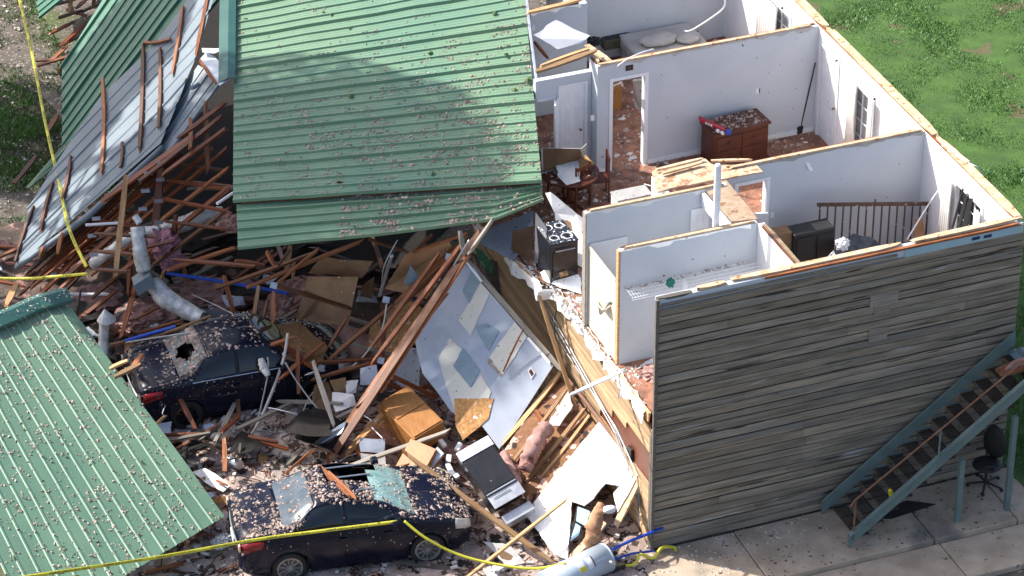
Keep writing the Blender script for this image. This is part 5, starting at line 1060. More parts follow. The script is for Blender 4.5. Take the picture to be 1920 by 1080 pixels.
# stations: x (0 = rear bumper), half width, sill z, shoulder z, belt z, top z (centre), top half width, 
ST = [(.0, .62, .34, .62, .80, .86, .50), (.10, .80, .28, .66, .92, .99, .60), (.35, .88, .24, .72, .97, 1.06, .68), (.75, .905, .22, .74, .98, 1.09, .70), (1.15, .915, .20, .75, .985, 1.19, .66), (1.55, .92, .20, .75, .985, 1.38, .56),
      (2.0, .92, .20, .75, .98, 1.46, .55), (2.45, .92, .20, .75, .975, 1.475, .56), (2.85, .92, .20, .75, .97, 1.42, .57), (3.2, .92, .20, .75, .965, 1.23, .64), (3.55, .915, .20, .74, .95, 1.02, .70), (3.95, .905, .22, .72, .91, .965, .68), (4.35, .87, .25, .66, .83, .895, .62), (4.62, .76, .29, .58, .72, .77, .52), (4.75, .58, .34, .52, .62, .66, .42)]
SA, NJ = 5, 5
def car(prefix, pos, yaw, label, spokes, hole, caved=False, roll=0.):
    root = empty('car', pos, label, 'car'); M4 = Matrix.Translation(pos) @ Matrix.Rotation(yaw, 4, 'Z') @ Matrix.Rotation(roll, 4, 'X') @ Matrix.Translation((-2.35, 0, 0))
    SX = .895
    def W(v): v = Vector(v); v.x = (v.x-2.35)*SX+2.35; v.z = v.z*1.07-.02; return M4 @ v
    rows = []
    for s in ST:
        x, w_, zs, zsh, zb, zt, wt = s; g = zt-zb
        pts = [Vector((x, w_*.93, zs)), Vector((x, w_*.985, zs+.12)), Vector((x, w_, (zs+zsh)/2+.03)), Vector((x, w_*.985, zsh+.02)), Vector((x, w_*.93, zb)), Vector((x, w_*.93*.55+wt*.45+.02, zb+g*.52)), Vector((x, wt+.03, zt-.045-(.02 if g > .2 else 0))), Vector((x, wt*.7, zt-.012)), Vector((x, 0, zt))]
        rows.append(catm(pts, NJ))
    nj = len(rows[0]); grid = []
    cols = [catm([r[j] for r in rows], SA) for j in range(nj)]; ns = len(cols[0])
    wc = [(.98, .33), (3.78, .33)]; RW = .375
    def top_cave(v):
        if caved and 1.9 < v.x < 3.3 and v.z > 1.1: v = v-Vector((0, 0, .10*math.exp(-((v.x-2.7)**2)/.2)))
        return v
    Vt = []; 
    for side in (1, -1):
        for j in range(nj):
            for i in range(ns):
                v = cols[j][i].copy(); v = top_cave(v)
                if j < 3.4*NJ:
                    for (wx, wz_) in wc:
                        dx, dz = (v.x-wx)*SX, v.z-wz_; d = math.hypot(dx, dz)
                        if d < RW:
                            if dz > .10 and d > .06: k = RW/d; v.x = wx+dx*k/SX; v.z = wz_+dz*k
                            else: v.x = wx+math.copysign(math.sqrt(RW*RW-dz*dz), dx)/SX
                        elif RW <= d < RW+.08 and v.z > .4: v.y += .012
                v.y *= side; Vt.append(v)
    groups = {k: [] for k in ('body', 'windshield', 'rear_window', 'side_window', 'side_window2', 'roof_opening')}
    for si, side in enumerate((1, -1)):
        for j in range(nj-1):
            for i in range(ns-1):
                x = (cols[j][i].x+cols[j][i+1].x)/2; jj = j/NJ
                b0 = si*nj*ns; f = (b0+j*ns+i, b0+j*ns+i+1, b0+(j+1)*ns+i+1, b0+(j+1)*ns+i)
                if j < 3.4*NJ:
                    cx_ = sum(Vt[q].x for q in f)/4; cz_ = sum(Vt[q].z for q in f)/4
                    if any(math.hypot((cx_-wx)*SX, cz_-wz_) < RW*.985 for wx, wz_ in wc): continue
                if side > 0: f = f[::-1]
                g = 'body'; s = x
                if 4.15 <= jj < 5.75 and 1.18 < s < 3.32:
                    lim = (jj-4)/2
                    if s > 1.15+lim*.35 and s < 3.45-lim*.75 and not (2.12 < s < 2.22): g = 'side_window' if s < 2.17 else 'side_window2'
                elif jj >= 6.1 or (jj >= 5.8 and False):
                    if 2.80 < s < 3.58: g = 'windshield'
                    elif .88 < s < 1.56: g = 'rear_window'
                    elif hole and 1.95 < s < 2.84 and (side > 0 or jj > 7.6): g = 'roof_opening'
                groups[g].append(f)
    def part(nm, fs, m, lb=None, smooth=True, par=None):
        idx = {}; V = []; F = []
        for f in fs:
            q = []
            for i in f:
                if i not in idx: idx[i] = len(V); V.append(W(Vt[i]))
                q.append(idx[i])
            F.append(tuple(q))
        o = mk(nm, V, F, M[m] if isinstance(m, str) else m, par or root, smooth=smooth)
        if lb: o['label'] = lb
        return o
    body = part('body', groups['body'], 'navy'); sdf = body.modifiers.new('t', 'SOLIDIFY'); sdf.thickness = .02; sdf.offset = -1
    if caved is False and prefix == 'b': 
        # smashed rear window with a jagged hole
        fs = []; hc = Vector((1.22, -.10, 1.27))
        for f in groups['rear_window']:
            c = sum((Vt[i] for i in f), Vector())/4
            if math.hypot((c.x-hc.x)/.20, (c.y-hc.y)/.24) > 1+.25*noise.noise(c*9): fs.append(f)
        part('rear_window', fs, mat('dusty broken rear glass', (.16, .21, .22), (.07, .09, .10), 5, .3, spots=[((.4, .45, .44), 14, .6, 4)]), 'smashed rear window with a hole')
        part('windshield', groups['windshield'], 'glassd')
    else:
        part('rear_window', groups['rear_window'], mat('dusty rear glass', (.10, .125, .155), (.06, .08, .10), 3, .2), 'dusty rear window')
        fs = [f for f in groups['windshield'] if not (sum(Vt[i].y for i in f)/4 > .35 and sum(Vt[i].x for i in f)/4 < 3.0)]
        part('windshield', fs, 'glassc', 'shattered pale green windshield')
    for side in (1, -1):
        for g in ('side_window', 'side_window2'):
            fs = [f for f in groups[g] if (Vt[f[0]].y > 0) == (side > 0)]
            part('side_window', fs, 'glassd')
    if not hole and groups['roof_opening']: part('roof', groups['roof_opening'], 'navy')
    def lb(o, a, c_, d): b = MB(); b.obox(W(o), W(a)-W(o), W(c_)-W(o), W(d)-W(o)); return b
    def cb(x0, x1, y0, y1, z0, z1, nm, m, par=root, bv=0): b = lb((x0, y0, z0), (x1, y0, z0), (x0, y1, z0), (x0, y0, z1)); return hp(b, nm, m, parent=par, bv=bv)
    cb(.25, 4.45, -.78, .78, .20, .42, 'underbody', 'black')
    cb(1.2, 3.2, -.76, .76, .42, .70, 'cabin_floor', 'black')
    for (x, y) in ((2.25, -.38), (2.25, .38), (1.45, .0)):
        cb(x, x+.42, y-(.25 if x > 2 else .6), y+(.25 if x > 2 else .6), .68, .80, 'seat', 'black', bv=.03)
        cb(x-.12, x+.02, y-(.24 if x > 2 else .6), y+(.24 if x > 2 else .6), .75, 1.22 if x > 2 else 1.1, 'seat_back', 'black', bv=.03)
    cb(3.0, 3.3, -.72, .72, .75, .93, 'dashboard', 'black', bv=.03)
    for wx, wz_ in wc:
        for side in (1, -1):
            y0 = .70*side; y1 = .885*side; b = MB(); c0, c1 = W((wx, y0, wz_)), W((wx, y1, wz_)); d = (c1-c0).normalized()
            b.tube([c0, c0+d*.02, c1-d*.03, c1-d*.004, c1-d*.004, c1-d*.07], .33, 28, radii=[.30, .325, .325, .30, .237, .235])
            wh_ = hp(b, 'wheel', 'rubber', parent=root); wh_.data.polygons.foreach_set('use_smooth', [True]*len(wh_.data.polygons))
            mr_ = 'chrome' if prefix == 'a' else 'rubber'
            b = MB(); b.tube([c1-d*.05, c1-d*.01, c1-d*.01, c1-d*.05], .23, 28, radii=[.237, .237, .205, .20])
            b.tube([c1-d*.06, c1-d*.012], .045, 12)
            for k in range(spokes):
                an = k*6.2832/spokes; u = W((wx+math.cos(an), y1, wz_+math.sin(an)))-c1; u.normalize(); t = u.cross(d)
                for o_ in (-.011, .011): b.obox(c1-d*.035+u*.03+t*(o_*.8-.006), u*.185, t*.010, d*.022)
            hp(b, 'rim', mat('dirty alloy', (.42, .42, .42), (.25, .24, .23), 7, .4, metal=.6) if prefix == 'a' else 'blackp', parent=wh_)
            b = MB(); b.tube([W((wx, .60*side, wz_)), W((wx, .69*side, wz_))], .37, 20); hp(b, 'wheel_well', 'black', parent=root)
    for side in (-1, 1):
        # tail lamps, head lamps, mirrors, chrome strip
        V = []; F = []
        for i in range(9):
            x = -.0+.062*i; 
            r = min(range(ns), key=lambda q: abs(cols[3*NJ][q].x-x))
            lo = cols[int(3.05*NJ)][r].lerp(cols[int(4*NJ)][r], .05+.03*i); hi = cols[int(3.9*NJ)][r]
            for v in (lo, hi): V.append(W((v.x-.004, (v.y+.012)*side, v.z)))
        for i in range(8): F.append((2*i, 2*i+1, 2*i+3, 2*i+2))
        tl = mk('taillight', V, F, M['red'], root, smooth=True); s2_ = tl.modifiers.new('t', 'SOLIDIFY'); s2_.thickness = .02; s2_.offset = 0
        cb(-.0, .03, .66*side, .78*side, .74, .86, 'reversing_lens', 'lens', par=tl)
        V = []; F = []
        for i in range(7):
            x = 4.36+.055*i; r = min(range(ns), key=lambda q: abs(cols[3*NJ][q].x-x)); lo = cols[int(3.0*NJ)][r]; hi = cols[int(4.4*NJ)][r]
            for v in (lo, hi): V.append(W((v.x+.008, (v.y+.012)*side, v.z+.008)))
        for i in range(6): F.append((2*i, 2*i+1, 2*i+3, 2*i+2))
        hl = mk('headlight', V, F, M['lens'], root, smooth=True); s2_ = hl.modifiers.new('t', 'SOLIDIFY'); s2_.thickness = .02; s2_.offset = 0
        b = MB(); b.obox(W((3.02, .90*side, .98)), W((3.17, .90*side, .98))-W((3.02, .90*side, .98)), W((3.02, 1.07*side, 1.0))-W((3.02, .90*side, .98)), Vector((0, 0, .12))); hp(b, 'mirror', 'navy', parent=root, bv=.03)
        b = MB(); pts = []
        for i in range(12):
            x = 1.12+i*.18; r = min(range(ns), key=lambda q: abs(cols[4*NJ][q].x-x)); v = cols[4*NJ][r]; pts.append(W((v.x, (v.y+.008)*side, v.z+.012)))
        b.tube(pts, .011, 6); hp(b, 'chrome_strip', 'chrome', parent=root)
        for x in (2.17, 3.12, 1.35):
            b = MB(); pts = []
            for j in range(NJ, 4*NJ+1, 2):
                r = min(range(ns), key=lambda q: abs(cols[j][q].x-x)); v = cols[j][r]; pts.append(W((x, (v.y+.003)*side, v.z)))
            b.tube(pts, .004, 4); hp(b, 'door_seam', 'black', parent=root)
        for x in (2.0, 2.9): cb(x, x+.16, .925*side-.012, .925*side+.012, .82, .845, 'door_handle', 'navy')
    b = MB(); pts = [W((.035+.08*abs(t)**2.2-.03, t*.78, .70)) for t in np.linspace(-1, 1, 9)]; b.tube(pts, .028, 6); hp(b, 'bumper_trim', 'chrome', parent=root)
    cb(-.025, -.005, -.17, .17, .50, .63, 'licence_plate', 'white')
    b = MB(); pts = [W((.02+.05*abs(t)**2.2, t*.60, .86)) for t in np.linspace(-1, 1, 7)]; b.tube(pts, .016, 6); hp(b, 'trunk_trim', 'chrome', parent=root)
    cb(4.72, 4.76, -.32, .32, .38, .50, 'grille', 'black'); 
    if hole:
        for y in (-.35, .1, .42):
            b = MB(); b.tube([W((1.98, y, 1.40)), W((2.85, y+.05, 1.36))], .018, 6); hp(b, 'roof_rib', 'steel', parent=root)
    return root, body, W, cols, ns
aC, aF = P(560, 1060, .33), P(813, 1025, .33); dv = Vector((aF.x-aC.x, aF.y-aC.y, 0)).normalized(); yaw = math.atan2(dv.y, dv.x); nrm = Vector((-dv.y, dv.x, 0))
posA = (aC+aF)/2+nrm*.80+dv*(-.17); posA.z = 0.
carA, bodyA, WA, _, _ = car('a', posA, yaw, 'dark navy sedan with smashed windshield and caved roof at the bottom of the photo', 11, True, caved=True)
bC = P(362, 777, .33); yb = yaw+math.radians(6); dv = Vector((math.cos(yb), math.sin(yb), 0)); nrm = Vector((-dv.y, dv.x, 0)); posB = bC+dv*1.10+nrm*.80; posB.z = .03
carB, bodyB, WB_, _, _ = car('b', posB, yb, 'dark car half buried under the collapsed rafters with a holed rear window', 7, False)
def carflecks(root, body, n1, n2, m1):
    T = tris_of(body); up_ = []; sd_ = []
    for t in T:
        nn = (t[1]-t[0]).cross(t[2]-t[0]); L = nn.length
        if L == 0: continue
        (up_ if abs(nn.z)/L > .55 else sd_).append(t)
    flecks('insulation_flecks', up_, n1, .007, .042, M[m1], 'pale insulation flecks stuck to the paint', clump=1.0, cs=2.6, parent=root, lift=.004)
    flecks('insulation_flecks', sd_, n2, .007, .022, M[m1], None, clump=.4, parent=root, lift=.004)
carflecks(carA, bodyA, 3600, 420, 'flock'); carflecks(carB, bodyB, 1500, 420, 'flock')
for c_, n_f in ((carA, 150), (carB, 700)):
    g = [o for o in c_.children if o.name.startswith('rear_window')]
    flecks('insulation_flecks', tris_of(g[0]), n_f, .012, .05, M['flock'], None, clump=.8, cs=3, parent=c_, lift=.004)
g = [o for o in carA.children if o.name.startswith('windshield')][0]; flecks('insulation_flecks', tris_of(g), 150, .012, .04, M['flock'], None, clump=1., cs=3, parent=carA, lift=.004)
# engine parts / scrap behind the front car
o = blob('car_scrap', P(417, 1015, .35), (.18, .12, .12), M['steel'], amp=.5); tag(o, 'silver mechanical scrap beside the bumper of the front car', 'scrap metal')
# ================================================================== APPLIANCES AND CABINETS IN THE WRECK
def orth(o, a, b, d):
    """box from corner o, edge end a, rough edge end b, depth d (downwards along the face normal)"""
    A = a-o; B = b-o; B = B-A*(B.dot(A)/A.dot(A)); C = A.cross(B).normalized()
    if C.z > 0: C = -C
    return o, A, B, C*d
def obx(args): b = MB(); b.obox(*args); return b
ov = empty('oven', P(915, 890, .3), 'black kitchen oven tipped on its back with a white control strip', 'oven')
o_, A, B, C = orth(P(856, 851, 1.25), P(914, 818, 1.45), P(915, 960, .75), .55)
hp(obx((o_+A*.0, A, B*.86, C)), 'body', 'blackp', parent=ov, bv=.01); N_ = -C.normalized()
hp(obx((o_+N_*.002-A*.02, A*1.04, B*.16, N_*.03)), 'control_strip', 'white_m', parent=ov, bv=.005)
hp(obx((o_+N_*.002+A*.03+B*.18, A*.94, B*.58, N_*.03)), 'door', 'blackp', parent=ov, bv=.005)
hp(obx((o_+N_*.036+A*.03+B*.785, A*.94, B*.02, N_*.02)), 'door_handle', 'steel', parent=ov, bv=.005)
hp(obx((o_+N_*.0+A*.03+B*.82, A*.97, B*.20, N_*.015-C*.0+C*.0)), 'drawer', 'steel', parent=ov)
b = MB(); q = o_+A*.15+B*.88+N_*.035; b.tube([q, q+A*.03+N_*.0, q+A*.55], .008, 6); hp(b, 'drawer_rail', 'steel', parent=ov)
hp(obx((o_+A*.1+B*1.10+C*.3, A*.9, B*.14, C*.3)), 'lower_frame', 'steel', parent=ov)
def cabinet(o, a, b, d, lb, m2='oak'):
    r = empty('cabinet', o+(0.5*((a-o)+(b-o))), lb, 'cabinet'); O, A, B, C = orth(o, a, b, d); hp(obx((O, A, B, C)), 'carcass', 'oak', parent=r, bv=.005)
    return r, O, A, B, C
r, O, A, B, C = cabinet(P(765, 722, 1.25), P(832, 790, 1.0), P(727, 775, 1.05), .5, 'orange oak cabinet lying on its side by the painted wall')
N_ = -C.normalized(); hp(obx((O+A*.03+B*.04+N_*.002, A*.46, B*.9, N_*.02)), 'cabinet_door', 'oak', parent=r, bv=.004); hp(obx((O+A*.51+B*.04+N_*.002, A*.46, B*.9, N_*.02)), 'cabinet_door', 'oak', parent=r, bv=.004)
r, O, A, B, C = cabinet(P(770, 822, .95), P(818, 842, .95), P(748, 885, .55), .35, 'orange cabinet box with a grey side behind the car windshield')
O2, A2, B2, C2 = orth(P(820, 838, .93), P(832, 850, .88), P(802, 895, .5), .03); hp(obx((O2, A2, B2, C2)), 'side_panel', 'gypb', parent=r)
o = slab('oak_panel', [P(715, 880, .75), P(768, 868, .8), P(766, 885, .65), P(722, 890, .7)], .02, M['oak']); tag(o, 'triangular oak panel just above the car windshield', 'panel')
o = slab('oak_panel', [P(388, 935, .25), P(432, 930, .3), P(430, 945, .2), P(415, 948, .15)], .02, M['oak']); tag(o, 'orange board scrap between the lower left roof and the car trunk', 'panel')
rr = random.Random(3)
for k, (x, y, m) in enumerate(((860, 848, 'white'), (850, 885, 'white'), (845, 870, 'gyp'), (838, 838, 'paperw'), (858, 895, 'gypb'), (848, 905, 'white'))):
    p = P(x, y, .6); o = MB(); a = rr.uniform(0, 3); o.obox(p, Vector((math.cos(a), math.sin(a), .3))*.16, Vector((-math.sin(a), math.cos(a), .1))*.09, Vector((0, 0, .05))); o = hp(o, 'packet', m, parent=None); tag(o, 'small white packet among the clutter left of the oven', 'packet', 'white packets by the oven')
# stove upstairs
sv = empty('stove', Vector((.35, 5.2, ZF)), 'black electric stove with four coil burners at the torn kitchen edge', 'stove')
q0, q1, q2 = P(1027, 432, 3.87), P(1058, 423, 3.87), P(1083, 447, 3.87)
fx, bx_ = P(1029, 452, 3.87), P(1027, 411, 3.87)
x0, x1, y0, y1 = .02, .64, 4.98, 5.6
for (x0, x1, y0, y1) in ((P(1026, 452, 3.87).x, P(1084, 450, 3.87).x, P(1084, 450, 3.87).y, P(1058, 412, 3.87).y),):
    b = MB(); b.box(x0, x1, y0, y1, ZF+.01, 3.86); hp(b, 'body', 'blackp', parent=sv, bv=.01); b = MB(); b.box(x0-.01, x1+.01, y0-.01, y1+.01, 3.862, 3.885); ck_ = hp(b, 'cooktop', 'blackp', parent=sv, bv=.008)
    for (u, v_) in ((.27, .25), (.27, .75), (.73, .25), (.73, .75)):
        c = Vector((x0+(x1-x0)*u, y0+(y1-y0)*v_, 3.889)); rd = .105 if (u < .5) != (v_ < .5) else .085; b = MB(); b.tube([c+Vector((math.cos(t)*rd, math.sin(t)*rd, 0)) for t in np.linspace(0, 6.2832, 25)], .011, 6, caps=False); bo = hp(b, 'burner', 'white_m', parent=sv)
        b = MB()
        for r3 in (.03, .055): b.tube([c+Vector((math.cos(t)*r3, math.sin(t)*r3, .004)) for t in np.linspace(0, 6.2832, 17)], .007, 5, caps=False)
        hp(b, 'coil', 'black', parent=bo)
    b = MB(); b.box(x0+.04, x1-.04, y0-.025, y0-.003, 3.15, 3.7); hp(b, 'oven_door', 'blackp', parent=sv, bv=.005); b = MB(); b.tube([(x0+.08, y0-.05, 3.74), (x1-.08, y0-.05, 3.74)], .012, 6); hp(b, 'door_handle', 'steel', parent=sv)
    flecks('litter', [(Vector((x0, y0, 3.886)), Vector((x1, y0, 3.886)), Vector((x1, y1, 3.886))), (Vector((x0, y0, 3.886)), Vector((x1, y1, 3.886)), Vector((x0, y1, 3.886)))], 90, .01, .03, M['gyp'], None, parent=sv)
o = slab('oven_side_sheet', [P(1004, 398, 4.15), P(1026, 428, 4.0), P(1026, 500, 3.1), P(1002, 492, 3.1)], .02, M['steel'], side=M['blackp']); tag(o, 'dented metal panel standing against the left side of the stove', 'metal panel')
# dining set
def chair_(pos, a, lb):
    r = empty('dining_chair', pos, lb, 'chair'); u = Vector((math.cos(a), math.sin(a), 0)); v = Vector((-u.y, u.x, 0)); Z_ = Vector((0, 0, 1)); pos = Vector(pos)
    hp(obx((pos-u*.21-v*.21+Z_*.43, u*.42, v*.42, Z_*.03)), 'seat', 'chest', parent=r, bv=.01)
    for su in (-.19, .17):
        for sv_ in (-.19, .17): hp(obx((pos+u*su+v*sv_, u*.03, v*.03, Z_*(.43 if su > 0 else .98))), 'leg', 'chest', parent=r)
    b = MB(); b.obox(pos-u*.2-v*.17+Z_*.88, u*.02, v*.34, Z_*.08)
    for k in range(5): b.obox(pos-u*.19-v*(.15-.07*k)+Z_*.46, u*.012, v*.015, Z_*.42)
    hp(b, 'backrest', 'chest', parent=r)
tb = empty('dining_table', Vector((1.25, 7.0, ZF)), 'round brown dining table covered in fallen ceiling pieces', 'table'); c = P(1068, 322, 3.70)
b = MB(); b.tube([c-Vector((0, 0, .03)), c], .58, 32); hp(b, 'tabletop', 'chest', parent=tb)
b = MB(); b.tube([c-Vector((0, 0, .7)), c-Vector((0, 0, .03))], .07, 10); hp(b, 'pedestal', 'chest', parent=tb)
for k in range(4): a = k*1.57+.5; b = MB(); b.tube([c-Vector((0, 0, .62)), c+Vector((math.cos(a)*.35, math.sin(a)*.35, -.72))], .03, 6); hp(b, 'leg', 'chest', parent=tb)
flecks('litter', [(c+Vector((-.5, -.3, .002)), c+Vector((.5, -.3, .002)), c+Vector((.4, .4, .002))), (c+Vector((-.5, -.3, .002)), c+Vector((.4, .4, .002)), c+Vector((-.4, .4, .002)))], 160, .015, .05, M['flock'], None, parent=tb)
p = P(1082, 384, ZF+.002); chair_(p, 1.9, 'brown dining chair in front of the round table with its back to the camera')
p = P(1122, 370, ZF+.002); chair_(p, 2.9, 'brown dining chair to the right of the round table')
p = P(1030, 360, ZF+.002); chair_(p, .3, 'brown dining chair in the shade left of the round table')
# kitchen counter
kc = empty('kitchen_cabinet', Vector((2.2, 6.2, ZF)), 'low white cabinet with a speckled top beside the dusty hall ceiling', 'cabinet')
a, b_, c = P(1146, 361, 3.8), P(1205, 346, 3.8), P(1222, 362, 3.8); b = MB(); b.box(a.x, b_.x, c.y-.05, a.y, ZF+.005, 3.79); hp(b, 'carcass', 'wallw', parent=kc); b = MB(); b.box(a.x-.02, b_.x+.02, c.y-.07, a.y+.01, 3.792, 3.82); hp(b, 'worktop', 'gyp', parent=kc)
# chest
cx0, cx1, cy0, cy1 = 4.42, 5.62, 7.45, 8.02
cc = empty('chest', Vector((5, 7.7, ZF)), 'reddish brown wooden chest of drawers against the grey wall', 'chest of drawers')
Mr = Matrix.Rotation(math.radians(4), 3, 'Z'); cm = Vector(((cx0+cx1)/2, (cy0+cy1)/2-.03, 0))
def cbx(x0, x1, y0, y1, z0, z1, nm, m, par=cc, bv=.004):
    b = MB(); b.box(x0, x1, y0, y1, z0, z1); b.V = [cm+Mr @ (v-Vector((cm.x, cm.y, 0)))-Vector((0, 0, 0))+Vector((0, 0, 0)) for v in b.V]; return hp(b, nm, m, parent=par, bv=bv)
cbx(cx0, cx1, cy0, cy1, ZF+.06, 3.78, 'carcass', 'chest'); cbx(cx0-.04, cx1+.04, cy0-.04, cy1+.02, 3.782, 3.83, 'top', 'chest'); cbx(cx0-.03, cx1+.03, cy0-.03, cy1, ZF+.004, ZF+.09, 'base', 'chest')
for i in range(2):
    for j in range(2): d_ = cbx(cx0+.04+i*.57, cx0+.58+i*.57, cy0-.016, cy0-.002, ZF+.13+j*.33, ZF+.42+j*.33, 'drawer', 'chest'); cbx(cx0+.27+i*.57, cx0+.34+i*.57, cy0-.035, cy0-.017, ZF+.27+j*.33, ZF+.29+j*.33, 'handle', 'black', par=d_)
flecks('litter', [(Vector((cx0, cy0, 3.832)), Vector((cx1, cy0, 3.832)), Vector((cx1, cy1, 3.832))), (Vector((cx0, cy0, 3.832)), Vector((cx1, cy1, 3.832)), Vector((cx0, cy1, 3.832)))], 260, .015, .05, M['flock'], None, parent=cc)
tr_ = empty('toy_rack', P(1335, 237, 3.9), 'red plastic toy with blue end lying across the left of the chest', 'toy')
a, c = P(1310, 222, 3.95), P(1358, 243, 3.92); hp(obx((a-Vector((0, .06, .06)), c-a, Vector((.03, .14, 0)), Vector((0, 0, .09)))), 'body', 'redp', parent=tr_, bv=.02)
hp(obx((c-Vector((.02, .14, .05)), Vector((.10, -.03, 0)), Vector((.03, .12, 0)), Vector((0, 0, .07)))), 'end_piece', 'blue', parent=tr_, bv=.01)
for k in range(3): b = MB(); q = a+(c-a)*(.2+.1*k)+Vector((0, -.10, .0)); b.tube([q, q+Vector((0, -.03, 0))], .018, 8); hp(b, 'knob', 'white', parent=tr_)
for k in range(2): b = MB(); q = a+(c-a)*(.66+.17*k)+Vector((0, -.10, -.05)); b.tube([q, q+Vector((0, -.06, 0))], .035, 10); hp(b, 'wheel', 'paperw', parent=tr_)
b = MB(); a, c = PY(1529, 118, 8.15), P(1501, 240, ZF+.12); b.tube([a, c], .014, 6); o = empty('broom', P(1500, 243, ZF), 'dark broom leaning in the corner next to the white door', 'broom'); hp(b, 'handle', 'black', parent=o); hp(obx((c-Vector((.09, .06, .12)), Vector((.14, .03, 0)), Vector((0, .08, 0)), Vector((.01, 0, .17)))), 'head', 'black', parent=o, bv=.02)
# curtains
def curtain(x_, ya, yb_, z0, z1, lb, fold=7, dep=.05):
    V = []; F = []; n = fold*6
    for i in range(n+1):
        t = i/n
        for (z, sp) in ((z1, 1.), ((z0+z1)/2, .85), (z0, 1.1)):
            ym = (ya+yb_)/2; y = ym+(t-.5)*(yb_-ya)*sp; V.append((x_-.05-dep*(.5+.5*math.sin(t*fold*6.283))*(.6+.5*sp)-.02*noise.noise(Vector((y*3, z, 0))), y, z))
    for i in range(n):
        for j in range(2): F.append((3*i+j, 3*i+j+1, 3*i+4+j, 3*i+3+j))
    o = mk('curtain', V, F, M['curtain'], None, smooth=True); s = o.modifiers.new('t', 'SOLIDIFY'); s.thickness = .008; return tag(o, lb, 'curtain')
curtain(6.97, 6.22, 6.62, 3.4, 5.02, 'left gathered pale curtain of the middle window'); curtain(6.97, 5.52, 5.72, 3.5, 5.02, 'right gathered pale curtain of the middle window', 4)
curtain(6.97, 9.85, 10.9, 3.3, 4.98, 'pale curtain of the far bedroom window', 9, .07)
curtain(6.97, 2.25, 2.65, 3.3, 5.0, 'left pale curtain of the broken window', 5); curtain(6.97, 1.15, 1.38, 3.3, 4.95, 'right pale curtain of the broken window', 3)
for (ya, yb_, z, lb) in ((7.17, 5.5, 5.10, 'curtain rod over the middle window'), (11.0, 9.68, 5.06, 'curtain rod over the far bedroom window')):
    r = empty('curtain_rod', (6.9, (ya+yb_)/2, z), lb, 'curtain rod'); b = MB(); b.tube([(6.9, ya, z), (6.9, yb_, z)], .012, 6); hp(b, 'rod', 'steel', parent=r)
    for y in (ya, yb_): b = MB(); b.tube([(6.9, y-.03, z), (6.9, y, z), (6.9, y+.03, z)], .03, 8, radii=[.01, .032, .01]); hp(b, 'finial', 'black', parent=r)
# bedroom
bd = empty('bed', P(1240, 85, ZF), 'bed with a bare grey mattress along the bedroom back wall', 'bed')
b = MB(); b.box(4.55, 6.1, 11.45, 12.55, ZF+.02, ZF+.28); hp(b, 'base', 'cloth', parent=bd, bv=.03)
b = MB(); b.box(4.5, 6.15, 11.4, 12.58, ZF+.285, ZF+.55); mt_ = hp(b, 'mattress', 'cloth', parent=bd); bevel(mt_, .07, 4)
o = blob('pillow', P(1235, 74, ZF+.63), (.42, .24, .10), M['cloth'], amp=.15); tag(o, 'rumpled grey pillow on the mattress', 'pillow'); o = blob('pillow', P(1290, 72, ZF+.61), (.25, .2, .07), M['cloth'], amp=.15); tag(o, 'flat folded sheet at the right end of the mattress', 'bedding')
o = slab('blanket', [P(1187, 148, 3.9), P(1215, 150, 3.9), P(1215, 165, 3.6), P(1211, 195, 3.1), P(1203, 202, 3.05), P(1193, 190, 3.2), P(1188, 165, 3.5)], .06, M['cloth'], warp=.15, jag=.01, seg=.1); tag(o, 'grey blanket hanging seen through the open doorway', 'blanket')
o = slab('torn_sheet', [P(1140, 165, 3.5), P(1165, 152, 3.6), P(1168, 160, 3.4), P(1143, 176, 3.3)], .02, M['gyp'], jag=.01); tag(o, 'white torn panel seen at the top of the open doorway', 'panel')
b = MB(); q = P(1140, 215, ZF); b.box(q.x-.1, q.x+.35, q.y+.1, q.y+.5, ZF+.01, ZF+.55); o = hp(b, 'box', 'oak', parent=None, bv=.01); tag(o, 'orange brown cardboard box behind the open doorway', 'box')
sf = empty('dresser', P(1130, 90, ZF), 'olive grey dresser with an open drawer left of the bed', 'dresser')
q = P(1140, 100, ZF); b = MB(); b.box(q.x-.35, q.x+.45, q.y-.1, q.y+.55, ZF+.01, ZF+.62); hp(b, 'carcass', 'olive', parent=sf, bv=.02)
b = MB(); b.box(q.x-.25, q.x+.40, q.y-.40, q.y-.12, ZF+.30, ZF+.52); hp(b, 'open_drawer', 'olive', parent=sf, bv=.01); b = MB(); b.box(q.x-.2, q.x+.35, q.y-.36, q.y-.14, ZF+.525, ZF+.53); hp(b, 'drawer_opening', 'black', parent=sf)
o = blob('cloth_heap', P(1110, 78, ZF+.75), (.18, .14, .08), M['black'], amp=.5); tag(o, 'dark rumpled cloth on the olive dresser', 'cloth')
# front room
bl = empty('cabinet', (4.6, 3, ZF), 'black cabinet with a brown side against the grey wall of the front room', 'cabinet'); a, c = PY(1490, 440, 2.6), PY(1566, 436, 2.6)
b = MB(); b.box(a.x, c.x, 2.6, 2.98, 3.0, a.z-.02); hp(b, 'carcass', 'black', parent=bl, bv=.02); b = MB(); b.box(a.x-.30, a.x-.004, 2.7, 2.98, 3.0, a.z+.0); hp(b, 'side_box', 'paper', parent=bl)
for k in range(2): b = MB(); b.box(a.x+.05+k*.42, a.x+.40+k*.42, 2.58, 2.597, 3.1, a.z-.1); hp(b, 'cabinet_door', 'black', parent=bl)
o = slab('black_bag', [PY(1553, 480, 2.3), PY(1602, 434, 2.6), PY(1630, 445, 2.5), PY(1660, 470, 2.2), PY(1560, 495, 2.0)], .12, M['bag'], warp=.2, jag=.02); tag(o, 'black plastic sheet heaped in front of the bed rail', 'plastic sheet')
